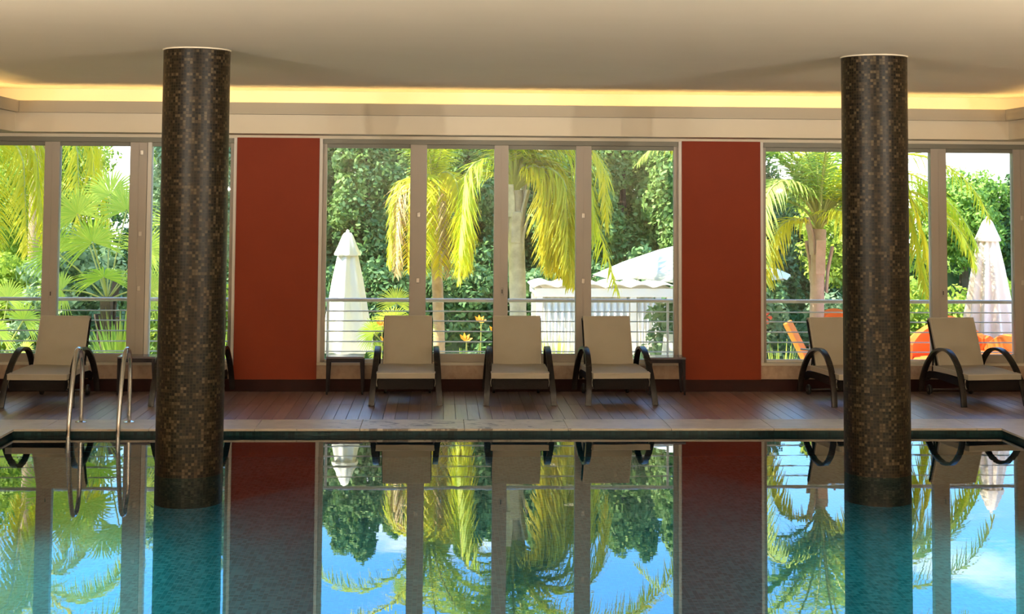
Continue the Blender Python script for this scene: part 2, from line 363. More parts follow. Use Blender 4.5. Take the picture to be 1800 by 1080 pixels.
def quick_mesh(name, v, f, mat, parent=None, tint=None, smooth=False):
    me = bpy.data.meshes.new(name); v = np.asarray(v, np.float32); f = np.asarray(f, np.int32); k = f.shape[1]
    me.vertices.add(len(v)); me.vertices.foreach_set('co', v.ravel())
    me.loops.add(f.size); me.loops.foreach_set('vertex_index', f.ravel())
    me.polygons.add(len(f)); me.polygons.foreach_set('loop_start', np.arange(0, f.size, k, dtype=np.int32))
    me.update(calc_edges=True)
    if tint is not None:
        a = me.attributes.new('tint', 'FLOAT', 'FACE'); a.data.foreach_set('value', np.asarray(tint, np.float32))
    if smooth: me.shade_smooth()
    me.materials.append(M[mat]); o = bpy.data.objects.new(name, me); col.objects.link(o)
    if parent: o.parent = parent
    return o

# ================================================================== ROOM SHELL
W = 16.56                      # inner face of the window wall
XL, XR, YB, ZC = -5.02, 6.74, -4.0, 3.32
PX0, PX1, PY0, PY1 = -3.89, 5.33, 3.0, 13.90    # pool opening
COPE = 0.57
WATER = -0.06

# floor: dark bed with the deck planks on it, plain floor elsewhere
fl = MB()
fl.box(XL, XR, PY1+COPE, W+0.3, -0.3, -0.014)
floor = tag(fl.build('floor', 'deckbase'), 'dark bed under the wood plank pool deck', None, None, 'structure')
fl2 = MB(); fl2.box(XL, PX0-COPE, YB, PY1+COPE, -0.3, 0.0); fl2.box(PX1+COPE, XR, YB, PY1+COPE, -0.3, 0.0); fl2.box(PX0-COPE, PX1+COPE, YB, PY0-COPE, -0.3, 0.0)
tag(fl2.build('floor_surround', 'tilefloor'), 'brown floor around the other sides of the pool', None, None, 'structure')
pw, pl = 0.118, (W-PY1-COPE)/2
pm = MB().box(-pw/2+0.0015, pw/2-0.0015, -pl/2+0.0015, pl/2-0.0015, -0.014, 0.0).build('plank', 'plank', floor, bevel=0.0015, seg=1)
pmesh = pm.data; first = True
nx = int((XR-XL)/pw)
for r in range(2):
    for i in range(nx):
        x = XL + (i+0.5)*pw; y = PY1+COPE + (r+0.5)*pl
        if first: o = pm; first = False
        else: o = bpy.data.objects.new('plank', pmesh); col.objects.link(o); o.parent = floor
        o.location = (x, y, random.uniform(-0.0006, 0.0006))

# coping stones round the pool
cop = tag(MB().box(PX0-COPE+0.002, PX1+COPE-0.002, PY1+0.03, PY1+COPE-0.002, -0.25, -0.012).build('trim_1', 'deckbase'), 'mortar bed of the pale pool coping', None, None, 'structure')
cs = 0.966
def stone(x0, x1, y0, y1):
    return MB().box(x0+0.002, x1-0.002, y0+0.002, y1-0.002, -0.020, 0.0015).build('coping_stone', 'coping', cop, bevel=0.004, seg=2)
xs = [-0.72+cs*k for k in range(-4, 8)]
xs = [x for x in xs if PX0-COPE+0.2 < x < PX1+COPE-0.2]; xs = [PX0-COPE] + xs + [PX1+COPE]
for a, b in zip(xs[:-1], xs[1:]): stone(a, b, PY1-0.02, PY1+COPE)
for k in range(6):
    stone(PX0-COPE, PX0+0.02, PY1-0.02-cs*(k+1), PY1-0.02-cs*k)
    stone(PX1-0.02, PX1+COPE, PY1-0.02-cs*(k+1), PY1-0.02-cs*k)
tag(MB().box(PX0-COPE, PX0, PY0-COPE, PY1-0.02-cs*6, -0.3, 0).box(PX1, PX1+COPE, PY0-COPE, PY1-0.02-cs*6, -0.3, 0).box(PX0, PX1, PY0-COPE, PY0, -0.3, 0)
    .box(PX0-COPE, PX0-0.005, PY1-0.02-cs*6, PY1, -0.3, -0.021).box(PX1+0.005, PX1+COPE, PY1-0.02-cs*6, PY1, -0.3, -0.021)
    .build('trim_2', 'coping'), 'pale kerb round the near part of the pool', None, None, 'structure')

# pool basin with metre UVs
def uv_metres(o, fn):
    me = o.data; uv = me.uv_layers.new(name='metres')
    for p in me.polygons:
        for li in p.loop_indices:
            co = me.vertices[me.loops[li].vertex_index].co; uv.data[li].uv = fn(co, p.normal)
PZ = -1.12
pf = MB().add([(PX0, PY0, PZ), (PX1, PY0, PZ), (PX1, PY1, PZ), (PX0, PY1, PZ)], [(0, 1, 2, 3)]).build('floor_pool', 'pooltile')
uv_metres(pf, lambda c, n: (c.x, c.y)); tag(pf, 'teal mosaic bottom of the swimming pool', None, None, 'structure')
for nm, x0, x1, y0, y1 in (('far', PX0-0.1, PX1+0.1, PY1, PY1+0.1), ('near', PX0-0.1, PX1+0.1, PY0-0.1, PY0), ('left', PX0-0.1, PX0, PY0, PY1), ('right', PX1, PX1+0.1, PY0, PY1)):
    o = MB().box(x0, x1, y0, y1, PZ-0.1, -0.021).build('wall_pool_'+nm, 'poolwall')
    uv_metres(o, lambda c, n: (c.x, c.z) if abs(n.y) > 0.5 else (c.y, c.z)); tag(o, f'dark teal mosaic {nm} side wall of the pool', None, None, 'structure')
wt = MB().add([(PX0, PY0, WATER), (PX1, PY0, WATER), (PX1, PY1, WATER), (PX0, PY1, WATER)], [(0, 1, 2, 3)]).build('pool_water', 'water')
for p in wt.data.polygons:
    if p.normal.z < 0: p.flip()
tag(wt, 'still mirror-like water of the indoor swimming pool', 'water', None, 'stuff')
def pool_fill_lamp(x, y, sgn):  # underwater lamp added out of view to light the pool floor
    r = empty('pool_fill_lamp', (x, y, -0.60), math.radians(-90*sgn))
    o = MB().lathe([(0.15, 0), (0.15, 0.02), (0.12, 0.03), (0.12, 0)], 28, cap=False).build('bezel', 'white_trim', r, smooth=True); o.rotation_euler = (-math.pi/2, 0, 0)
    g = MB().lathe([(0.119, 0.004), (0.119, 0.018), (0.06, 0.024), (0.005, 0.026)], 28).build('lens', 'pool_fill_glow', r, smooth=True); g.rotation_euler = (-math.pi/2, 0, 0)
    ld = bpy.data.lights.new('pool_fill_light', 'SPOT'); lo = bpy.data.objects.new('pool_fill_light', ld); col.objects.link(lo); lo.parent = r
    lo.location = (0, 0.06, 0); lo.rotation_euler = Vector((0, 1, -0.12)).to_track_quat('-Z', 'Y').to_euler()
    ld.energy = POOL_FILL_W; ld.spot_size = math.radians(140); ld.spot_blend = 0.9; ld.color = (0.5, 0.95, 1.0); ld.shadow_soft_size = 0.12
    return r
POOL_FILL_W = 150
for sgn, x, sd in ((1, PX0, 'left'), (-1, PX1, 'right')):
    for y, wh in ((5.2, 'nearest'), (7.4, 'second'), (9.6, 'third')):
        tag(pool_fill_lamp(x, y, sgn), f'round underwater fill lamp added out of view on the {sd} pool wall, {wh} one', 'pool lamp', 'added underwater fill lamps')

# ceiling, side and back walls
tag(MB().box(XL-0.2, XR+0.2, YB-0.2, W+0.35, ZC, ZC+0.25).build('ceiling', 'ceiling'), 'smooth cream painted ceiling', None, None, 'structure')
tag(MB().box(XL-0.2, XL, YB, W+0.3, -0.3, ZC).build('wall_left', 'plaster'), 'cream wall on the left of the pool hall', None, None, 'structure')
tag(MB().box(XR, XR+0.2, YB, W+0.3, -0.3, ZC).build('wall_right', 'plaster'), 'cream wall on the right of the pool hall', None, None, 'structure')
tag(MB().box(XL, XR, YB-0.2, YB, -0.3, ZC).build('wall_back', 'plaster'), 'cream wall behind the viewer', None, None, 'structure')

# light cove: ledge all round with led strips in its trough
LZ0, LZ1, LW = 3.028, 3.155, 0.50
led = empty('trim_3', (0, W, LZ0)); tag(led, 'cream cove ledge under the ceiling with hidden warm led strip', None, None, 'structure')
lb = MB(); lb.box(XL, XR, -LW+0.03, 0, 0.001, 0.03); lb.build('ledge_shelf', 'ledge', led)
MB().box(XL, XR, -LW+0.05, 0, 2.822-LZ0, 0.0).build('soffit_box', 'plaster', led, bevel=0.003)
MB().box(XL, XL+LW-0.05, YB-W, -LW+0.05, 2.822-LZ0, 0.0).build('soffit_box', 'plaster', led)
MB().box(XR-LW+0.05, XR, YB-W, -LW+0.05, 2.822-LZ0, 0.0).build('soffit_box', 'plaster', led)
MB().box(XL+LW, XR-LW, -LW, -LW+0.03, 0, LZ1-LZ0).build('ledge_lip', 'ledge', led, bevel=0.004)
MB().box(XL, XL+LW-0.03, YB-W, -LW, 0.001, 0.03).build('ledge_shelf', 'ledge', led)
MB().box(XR-LW+0.03, XR, YB-W, -LW, 0.001, 0.03).build('ledge_shelf', 'ledge', led)
MB().box(XL+LW-0.03, XL+LW, YB-W, -LW+0.03, 0, LZ1-LZ0).build('ledge_lip', 'ledge', led, bevel=0.004)
MB().box(XR-LW, XR-LW+0.03, YB-W, -LW+0.03, 0, LZ1-LZ0).build('ledge_lip', 'ledge', led, bevel=0.004)
MB().box(XL+0.3, XR-0.3, -0.30, -0.28, 0.03, 0.045).build('led_strip', 'led', led)
MB().box(XL+0.24, XL+0.26, 6-W, -0.3, 0.03, 0.045).build('led_strip', 'led', led)
MB().box(XR-0.26, XR-0.24, 6-W, -0.3, 0.03, 0.045).build('led_strip', 'led', led)

# window wall: lintel, red panels, stone plinths, sills
SILL, HEAD = 0.315, 2.79
BAYS = [(XL, -2.255), (-1.345, 2.715), (3.605, XR)]
wall = tag(MB().box(XL, XR, W, W+0.24, HEAD-0.002, ZC).build('wall_garden', 'plaster'), 'cream lintel wall above the garden windows', None, None, 'structure')

for x0, x1, lab in ((-2.255, -1.345, 'red painted panel left of the middle window'), (2.715, 3.605, 'red painted panel right of the middle window')):
    o = MB().box(x0, x1, W-0.02, W+0.24, 0.13, HEAD+0.005).build('red_panel', 'red', wall, bevel=0.003); tag(o, lab)
    MB().box(x0-0.035, x0-0.001, W-0.004, W+0.24, SILL, HEAD).build('panel_edge', 'frame_white', wall)
    MB().box(x1+0.001, x1+0.035, W-0.004, W+0.24, SILL, HEAD).build('panel_edge', 'frame_white', wall)
for x0, x1 in BAYS:
    MB().box(x0, x1, W, W+0.24, 0.13, SILL-0.03).build('stone_plinth', 'stone', wall)
    MB().box(x0, x1, W-0.015, W+0.34, SILL-0.03, SILL).build('window_sill', 'sill', wall, bevel=0.005)
tag(MB().box(XL, XR, W-0.018, W+0.2, -0.014, 0.135).build('baseboard_garden', 'skirt', bevel=0.004), 'dark red-brown skirting along the window wall', None, None, 'structure')
tag(MB().box(XL-0.3, XR+0.3, W+0.24, W+0.34, 3.0, 3.2).box(XL-0.3, XR+0.3, W+0.24, W+0.34, 3.2, 3.6).build('sun_block_overhang', 'plaster'), 'narrow overhang added out of view above the windows to keep sun out', None, None, 'structure')  # unseen overhang, added to control sun reaching the windows

def window(idx, x0, x1, stiles, casement, label):
    """stiles = list of (xa, xb) mullions; casement = set of pane numbers with a heavy bottom rail"""
    FY0, FY1 = W+0.06, W+0.13
    root = tag(empty(f'window_{idx}', ((x0+x1)/2, FY0, SILL)), label, None, None, 'structure')
    cx, cy, cz = (x0+x1)/2, FY0, SILL
    def part(nm, mat, a, b, y0, y1, z0, z1, bev=0.004):
        return MB().box(a-cx, b-cx, y0-cy, y1-cy, z0-cz, z1-cz).build(nm, mat, root, bevel=bev)
    part('head_frame', 'head', x0, x1, FY0-0.03, FY1, 2.735, HEAD)
    part('head_frame', 'head', x0, x1, FY0+0.01, FY1, 2.69, 2.735)
    part('jamb', 'frame', x0, x0+0.045, FY0, FY1, SILL, 2.735); part('jamb', 'frame', x1-0.045, x1, FY0, FY1, SILL, 2.735)
    edges = [x0+0.045]
    for a, b in stiles:
        mo = part('mullion', 'frame', a, b, FY0-0.02, FY1+0.02, SILL, 2.735, 0.006)
        mid = (a+b)/2
        rb = MB().box(mid-0.004-cx, mid+0.004-cx, FY0-0.026-cy, FY0-0.019-cy, 0.0, 2.41).build('mullion_bead', 'frame_white' if False else 'frame', root)
        edges += [a, b]
    edges.append(x1-0.045)
    for k in range(0, len(edges), 2):
        a, b = edges[k], edges[k+1]; low = SILL
        if k//2 in casement: low = 0.405; part('bottom_rail', 'frame', a, b, FY0-0.005, FY1, SILL, low, 0.005)
        else: low = SILL+0.03; part('bottom_rail', 'frame_white', a, b, FY0+0.01, FY1, SILL, low, 0.004)
        part('pane', 'glass', a-0.004, b+0.004, FY0+0.035, FY0+0.041, low-0.01, 2.70, 0)
    return root, part, cy
def hinges(part, x, zs):
    for z in zs:
        part('hinge', 'hinge', x-0.018, x+0.018, W+0.02, W+0.042, z-0.028, z+0.028, 0.006)
def lock(part, x, z):
    part('lock_plate', 'frame', x-0.014, x+0.014, W+0.028, W+0.041, z-0.045, z+0.045, 0.004)
    part('keyhole', 'keyhole', x-0.006, x+0.006, W+0.024, W+0.029, z-0.022, z+0.022, 0.002)
r, p, _ = window(1, XL, -2.29, [(-4.375, -4.21), (-3.44, -3.25)], {0, 1}, 'tall brown-framed windows behind the left column')
hinges(p, -3.31, (2.62, 1.72, 1.12)); lock(p, -4.27, 1.06)
p('white_post', 'frame_white', -3.245, -3.20, W+0.03, W+0.15, SILL, 2.735)
r, p, _ = window(2, -1.31, 2.68, [(-0.335, -0.15), (0.605, 0.765), (1.525, 1.70)], {1, 2}, 'tall four-pane brown-framed window between the red panels')
hinges(p, -0.24, (1.95, 1.22)); hinges(p, 1.61, (1.95, 1.22)); lock(p, 0.70, 1.10)
r, p, _ = window(3, 3.64, XR, [(4.64, 4.80), (5.575, 5.755), (6.53, 6.70)], {2, 3}, 'tall brown-framed windows behind the right column')
hinges(p, 6.62, (1.95, 1.22)); lock(p, 5.70, 1.10)

# balustrades outside
def railing(x0, x1, posts, label):
    Y = W+0.27; root = tag(empty('balustrade', ((x0+x1)/2, Y, SILL)), label, 'railing', 'steel window railings'); cx = (x0+x1)/2
    MB().tube([(x0-cx, 0, 0.985-SILL), (x1-cx, 0, 0.985-SILL)], 0.022, 12).build('top_rail', 'rail', root, smooth=True)
    for z in (0.86, 0.75, 0.635, 0.52, 0.41):
        MB().tube([(x0-cx, 0, z-SILL), (x1-cx, 0, z-SILL)], 0.007, 8).build('rod', 'rail', root, smooth=True)
    for x in posts:
        MB().tube([(x-cx, 0.02, 0), (x-cx, 0.02, 0.97-SILL)], 0.015, 10).build('post', 'rail', root, smooth=True)
railing(XL, -2.26, (-3.3, -4.3, -2.32), 'steel railing outside the left window')
railing(-1.34, 2.71, (-1.25, 0.69, 2.60), 'steel railing outside the middle window')
railing(3.61, XR, (3.67, 5.66, 6.6), 'steel railing outside the right window')

# ceiling fill lights, added out of view, over the near part of the hall
def ceiling_fill(x, y):
    r = empty('ceiling_fill_light', (x, y, ZC))
    MB().lathe([(0.13, 0), (0.13, -0.012), (0.10, -0.016), (0.10, 0)], 24, cap=False).build('trim_ring', 'white_trim', r, smooth=True)
    MB().lathe([(0.1, -0.003), (0.1, -0.008), (0.004, -0.009)], 24).build('diffuser', 'fill_glow', r)
    ld = bpy.data.lights.new('ceiling_fill_source', 'AREA'); ld.shape = 'DISK'; ld.size = 0.2; ld.energy = CEILING_FILL_W; ld.color = (1.0, 0.84, 0.62)
    lo = bpy.data.objects.new('ceiling_fill_source', ld); col.objects.link(lo); lo.parent = r; lo.location = (0, 0, -0.02)
    return r
CEILING_FILL_W = 2
rown = ('near', 'middle', 'far'); coln = ('left', 'centre-left', 'centre-right', 'right')
for j, y in enumerate((-2.0, 2.0, 6.0)):
    for i, x in enumerate((-3.6, -0.6, 2.4, 5.4)):
        tag(ceiling_fill(x, y), f'round warm ceiling fill light added out of view, {rown[j]} row, {coln[i]}', 'ceiling fill light', 'added ceiling fill lights')

# unseen wall lamps added on both near side walls to brighten the hall
def wall_fill(x, y, sgn):
    r = empty('wall_fill_light', (x, y, 2.25), math.radians(-90*sgn))
    MB().box(-0.05, 0.05, 0, 0.04, -0.12, 0.04).build('wall_bracket', 'white_trim', r, bevel=0.006)
    n = 20; vs = []; fs = []
    for rr, z in ((0.05, -0.10), (0.16, 0.0), (0.19, 0.06), (0.17, 0.06), (0.14, 0.01)):
        for k in range(n+1):
            a = math.pi*k/n; vs.append((rr*math.cos(a), 0.04+rr*math.sin(a), z))
    for i in range(4):
        for k in range(n): fs.append((i*(n+1)+k, i*(n+1)+k+1, (i+1)*(n+1)+k+1, (i+1)*(n+1)+k))
    MB().add(vs, fs).build('half_bowl', 'white_trim', r, smooth=True)
    MB().box(-0.12, 0.12, 0.045, 0.10, 0.012, 0.018).build('fill_tube', 'fill_glow', r)
    ld = bpy.data.lights.new('wall_fill_source', 'AREA'); ld.shape = 'RECTANGLE'; ld.size = 0.24; ld.size_y = 0.1; ld.energy = WALL_FILL_W; ld.color = (1.0, 0.90, 0.74)
    lo = bpy.data.objects.new('wall_fill_source', ld); col.objects.link(lo); lo.parent = r; lo.location = (0, 0.10, 0.07); lo.rotation_euler = Vector((0, 0.5, 1)).to_track_quat('-Z', 'Y').to_euler()
    return r
WALL_FILL_W = 560
for sgn, x, sd in ((1, XL, 'left'), (-1, XR, 'right')):
    for y, wh in ((-1.5, 'nearest'), (1.5, 'second'), (4.5, 'third')):
        tag(wall_fill(x, y, sgn), f'white half-bowl fill lamp added out of view on the {sd} wall, {wh} one', 'wall lamp', 'added wall fill lamps')

# ================================================================== COLUMNS
def column(x, y, label):
    root = tag(empty('column', (x, y, PZ)), label, 'column', 'mosaic columns in the pool')
    R, n = 0.266, 96; vs = []; fs = []; H = ZC-PZ
    zs = [0, 0.5, 1.0, 1.06, 1.5, 2.5, 3.5, H]
    for z in zs:
        for k in range(n): a = 2*math.pi*k/n; vs.append((R*math.cos(a), R*math.sin(a), z))
    for i in range(len(zs)-1):
        for k in range(n): fs.append((i*n+k, i*n+(k+1) % n, (i+1)*n+(k+1) % n, (i+1)*n+k))
    b = MB(); b.add(vs, fs); o = b.build('shaft', 'col', root, smooth=True)
    uv = o.data.uv_layers.new(name='metres')
    for p in o.data.polygons:
        an = [math.atan2(o.data.vertices[o.data.loops[li].vertex_index].co.y, o.data.vertices[o.data.loops[li].vertex_index].co.x) for li in p.loop_indices]
        if max(an)-min(an) > 3: an = [a+2*math.pi if a < 0 else a for a in an]
        for li, a in zip(p.loop_indices, an): uv.data[li].uv = (a*R*0.9843, o.data.vertices[o.data.loops[li].vertex_index].co.z + x)
    MB().lathe([(R+0.001, H-0.010), (R+0.005, H-0.008), (R+0.007, H)], 64, cap=False).build('caulk_ring', 'caulk', root, smooth=True)
    return root
column(-1.978, 12.05, 'round brown mosaic column rising from the pool, on the left')
column(3.565, 12.0, 'round brown mosaic column rising from the pool, on the right')

# ================================================================== POOL LADDER
lad = tag(empty('pool_ladder', (-3.14, PY1, 0)), 'chrome pool ladder with two curved handrails at the far left pool edge', 'ladder')
for sx in (-0.224, 0.224):
    pts = [(sx, 0.40, 0.0), (sx, 0.40, 0.25), (sx, 0.395, 0.50), (sx, 0.34, 0.655), (sx, 0.235, 0.705), (sx, 0.13, 0.65), (sx, 0.03, 0.42), (sx, -0.045, 0.16), (sx, -0.075, 0.0), (sx, -0.08, -0.3), (sx, -0.08, -0.85)]
    MB().tube(smooth_path(pts, 7), 0.021, 14).build('handrail', 'chrome', lad, smooth=True)
    MB().lathe([(0.055, 0.0015), (0.055, 0.008), (0.03, 0.014), (0.022, 0.02)], 24, sx, 0.40).build('flange', 'chrome', lad, smooth=True)
for z in (-0.28, -0.52, -0.76):
    MB().box(-0.22, 0.22, -0.115, -0.045, z-0.012, z+0.012).build('tread', 'chrome', lad, bevel=0.006)

# ================================================================== SUN LOUNGERS
def lounger(proto_seed):
    """origin: floor, midway between the front feet; foot end towards -Y, head end towards +Y"""
    rn = random.Random(proto_seed)
    root = empty('sun_lounger')
    # frame
    MB().box(-0.285, 0.285, 0.0, 0.045, 0.165, 0.272).build('front_apron', 'wicker', root, bevel=0.006)
    for s in (-1, 1):
        MB().strap([(s*0.275, 0.03, 0.225), (s*0.275, 0.40, 0.235), (s*0.275, 0.72, 0.245), (s*0.275, 0.90, 0.235), (s*0.275, 1.0, 0.19)], (1, 0, 0), 0.035, 0.075).build('side_rail', 'wicker', root, bevel=0.004)
    MB().box(-0.26, 0.26, 0.04, 0.78, 0.232, 0.262).build('seat_deck', 'wicker', root, bevel=0.004)
    # arched arm straps, front foot to rear foot
    for s in (-1, 1):
        pts = [(s*0.352, -0.02, 0.0), (s*0.340, 0.03, 0.17), (s*0.322, 0.14, 0.37), (s*0.312, 0.32, 0.51), (s*0.310, 0.50, 0.545), (s*0.314, 0.70, 0.50), (s*0.324, 0.87, 0.36), (s*0.336, 0.97, 0.18), (s*0.342, 1.0, 0.045)]
        MB().strap(smooth_path(pts, 6), (1, 0, 0.05*s), 0.060, 0.032).build('arm_strap', 'armstrap', root, smooth=True, bevel=0.004)
        MB().tube([(s*0.275, 0.12, 0.235), (s*0.33, 0.10, 0.29)], 0.012, 8).build('arm_bracket', 'wicker', root)
        w = MB().lathe([(0.052, -0.014), (0.056, -0.008), (0.056, 0.008), (0.052, 0.014)], 20).build('wheel', 'wheel', root, smooth=True)
        w.rotation_euler = (0, math.pi/2, 0); w.location = (s*0.245, 0.99, 0.056)
        h = MB().lathe([(0.02, -0.018), (0.02, 0.018)], 12).build('wheel_hub', 'steel', w)
    MB().tube([(-0.26, 0.99, 0.056), (0.26, 0.99, 0.056)], 0.010, 8).build('axle', 'steel', root)
    # back frame
    h0, h1 = Vector((0, 0.715, 0.275)), Vector((0, 0.955, 0.83))
    for s in (-1, 1):
        MB().strap([(s*0.255, h0.y+0.035, h0.z), (s*0.255, h1.y+0.02, h1.z-0.01)], (1, 0, 0), 0.028, 0.032).build('back_post', 'wicker', root, bevel=0.004)
        MB().tube([(s*0.22, 0.90, 0.62), (s*0.22, 0.965, 0.24)], 0.009, 8).build('back_prop', 'wicker', root)
    MB().strap([(-0.255, h1.y+0.02, h1.z-0.015), (0.255, h1.y+0.02, h1.z-0.015)], (0, 0.4, 0.9), 0.03, 0.03).build('back_top_bar', 'wicker', root, bevel=0.004)
    # cushions: gridded slabs with soft edges and slight wrinkles
    def slab(name, w, l, t, fn, crease):
        nu, nv = 16, 20; vs = []; fs = []
        for side in (1, -1):
            for j in range(nv+1):
                for i in range(nu+1):
                    u, v = i/nu*2-1, j/nv*2-1
                    e = (1-abs(u)**10)*(1-abs(v)**10)
                    zz = side*t/2*(0.72+0.28*e**0.5)
                    if side > 0: zz += crease(u, v)*e
                    vs.append(fn(u*w/2*(1-0.004*(1-e)), (v+1)/2*l, zz))
        N = (nu+1)*(nv+1)
        for j in range(nv):
            for i in range(nu):
                a = j*(nu+1)+i; fs.append((a, a+1, a+nu+2, a+nu+1)); fs.append((N+a+nu+1, N+a+nu+2, N+a+1, N+a))
        rim = [i for i in range(nu+1)] + [j*(nu+1)+nu for j in range(1, nv+1)] + [nv*(nu+1)+i for i in range(nu-1, -1, -1)] + [j*(nu+1) for j in range(nv-1, 0, -1)]
        for a, b in zip(rim, rim[1:]+rim[:1]): fs.append((a, N+a, N+b, b))
        return MB().add(vs, fs).build(name, 'cushion', root, smooth=True), [vs[k] for k in rim], [vs[N+k] for k in rim]
    ph = [rn.uniform(0, 6) for _ in range(6)]
    seat, r1, _ = slab('seat_cushion', 0.60, 0.80, 0.075, lambda x, y, z: (x, -0.015+y, 0.305+0.012*math.sin(y*3.2)+z), lambda u, v: 0.003*math.sin(4*u+3*v+ph[0]))
    MB().tube(r1+[r1[0]], 0.0045, 6, cap=False).build('piping', 'piping', seat, smooth=True)
    d = (h1-h0).normalized(); nrm = Vector((0, -d.z, d.y))
    amp = rn.choice((0.002, 0.0045, 0.003))
    back, r2, _ = slab('back_cushion', 0.515, (h1-h0).length+0.005, 0.055, lambda x, y, z: tuple(h0 + d*y + nrm*(0.012+z) + Vector((x, 0, 0))),
                    lambda u, v: amp*math.sin(9*v+1.5*u+ph[1])*(0.6-0.4*v) + amp*0.7*math.sin(17*v-2*u+ph[2])*max(0, -v))
    MB().tube(r2+[r2[0]], 0.0045, 6, cap=False).build('piping', 'piping', back, smooth=True)
    MB().box(-0.262, 0.262, h1.y-0.012, h1.y+0.045, h1.z-0.035, h1.z+0.012).build('back_flap', 'cushion', back, bevel=0.01)
    # ties hanging at the front corners
    for s in (-1, 1):
        MB().strap([(s*0.297, 0.05, 0.275), (s*0.305, 0.05, 0.235), (s*0.298, 0.045, 0.19)], (0, 1, 0), 0.014, 0.004).build('cushion_tie', 'piping', seat)
    return root
LG = [(-4.04, 15.27, -2, 'cream cushioned sun lounger at far left beside the pool ladder'),
      (-2.565, 15.38, 1, 'cream cushioned sun lounger mostly hidden behind the left column'),
      (-0.335, 15.42, 0, 'cream cushioned sun lounger beside the small dark table, leftmost of the middle three'),
      (0.845, 15.42, -0.5, 'cream cushioned sun lounger with wrinkled back, centre of the middle three'),
      (1.90, 15.43, 3.5, 'cream cushioned sun lounger partly in front of a dark table, rightmost of the middle three'),
      (4.44, 15.34, 7, 'cream cushioned sun lounger partly hidden behind the right column'),
      (5.80, 15.34, 7.5, 'cream cushioned sun lounger at far right, turned slightly to the right')]
lproto = [lounger(3), lounger(11), lounger(23)]; used = set()
for k, (x, y, a, lab) in enumerate(LG):
    q = (0, 2, 0, 1, 0, 2, 0)[k]
    o = lproto[q] if q not in used else copy_tree(lproto[q]); used.add(q)
    o.location = (x, y, 0); o.rotation_euler = (0, 0, math.radians(a)); tag(o, lab, 'sun lounger', 'sun loungers along the window wall')

# ================================================================== SIDE TABLES
def side_table():
    r = empty('side_table'); w, d, h = 0.205, 0.135, 0.41
    MB().box(-w, w, -d, d, h-0.022, h).build('table_top', 'tabletop', r, bevel=0.005)
    for s in (-1, 1): MB().box(-w+0.01, w-0.01, s*(d-0.02)-0.009, s*(d-0.02)+0.009, h-0.062, h-0.022).build('apron', 'darkwood', r, bevel=0.002)
    for s in (-1, 1): MB().box(s*(w-0.02)-0.009, s*(w-0.02)+0.009, -d+0.02, d-0.02, h-0.062, h-0.022).build('side_apron', 'darkwood', r, bevel=0.002)
    for sx in (-1, 1):
        for sy in (-1, 1):
            def q(x, y, z, t): return [(x-t, y-t, z), (x+t, y-t, z), (x+t, y+t, z), (x-t, y+t, z)]
            MB().hexa(q(sx*(w-0.012), sy*(d-0.014), 0, 0.010), q(sx*(w-0.024), sy*(d-0.022), h-0.022, 0.020)).build('leg', 'darkwood', r, bevel=0.002)
    return r
tb = side_table()
for k, (x, y, lab) in enumerate(((-1.015, 16.39, 'small dark side table between the left red panel and a lounger'),
                                 (2.50, 16.36, 'small dark side table behind a lounger by the right red panel'),
                                 (-3.25, 16.37, 'small dark side table beside the left column and ladder'))):
    o = tb if k == 0 else copy_tree(tb)
    o.location = (x, y, 0); tag(o, lab, 'table', 'small dark side tables')

# ================================================================== GARDEN
GZ = -0.9; RZ = -0.15
gr = MB(); gr.add([(-60, W+0.3, GZ), (60, W+0.3, GZ), (60, 90, GZ), (-60, 90, GZ)], [(0, 1, 2, 3)])
tag(gr.build('garden_ground', 'grass'), 'green lawn of the garden outside', None, None, 'structure')
tag(MB().box(-2.6, 10, 18.9, 25.0, GZ, GZ+0.03).build('garden_terrace', 'terrace'), 'pale paved terrace in the garden', None, None, 'structure')
tag(MB().box(4.3, 9.5, 17.6, 21.0, GZ, RZ).build('raised_terrace', 'terrace', bevel=0.02), 'raised pale terrace outside the right window', None, None, 'structure')
tag(MB().box(XL-0.3, XR+0.3, W+0.24, W+0.3, GZ-0.2, SILL-0.04).build('wall_outside_plinth', 'plaster'), 'cream outside wall below the windows', None, None, 'structure')

# ---- leaf clouds
def leaf_cloud(centres, rad, per, size, up_bias=0.3, squash=0.8, aspect=1.9):
    n = len(centres)*per
    c = np.repeat(np.asarray(centres, float), per, 0); R = np.repeat(np.asarray(rad, float), per)
    d = rng.normal(size=(n, 3)); d /= np.linalg.norm(d, axis=1)[:, None]
    p = c + d*(R*rng.uniform(0.45, 1.0, n)**0.6)[:, None]*np.array([1, 1, squash])
    nr = d + rng.normal(scale=0.6, size=(n, 3)) + np.array([0, 0, up_bias]); nr /= np.linalg.norm(nr, axis=1)[:, None]
    t = np.cross(nr, rng.normal(size=(n, 3))); t /= np.linalg.norm(t, axis=1)[:, None]; b = np.cross(nr, t)
    s = size*rng.uniform(0.6, 1.35, n)[:, None]
    v = np.stack([p - t*s*0.5*aspect, p + b*s*0.5, p + t*s*0.5*aspect, p - b*s*0.5], 1).reshape(-1, 3)
    f = np.arange(n*4).reshape(-1, 4)
    tint = np.clip(np.repeat(rng.uniform(0, 1, len(centres)), per)*0.6 + rng.uniform(0, 0.5, n), 0, 1)
    return v, f, tint
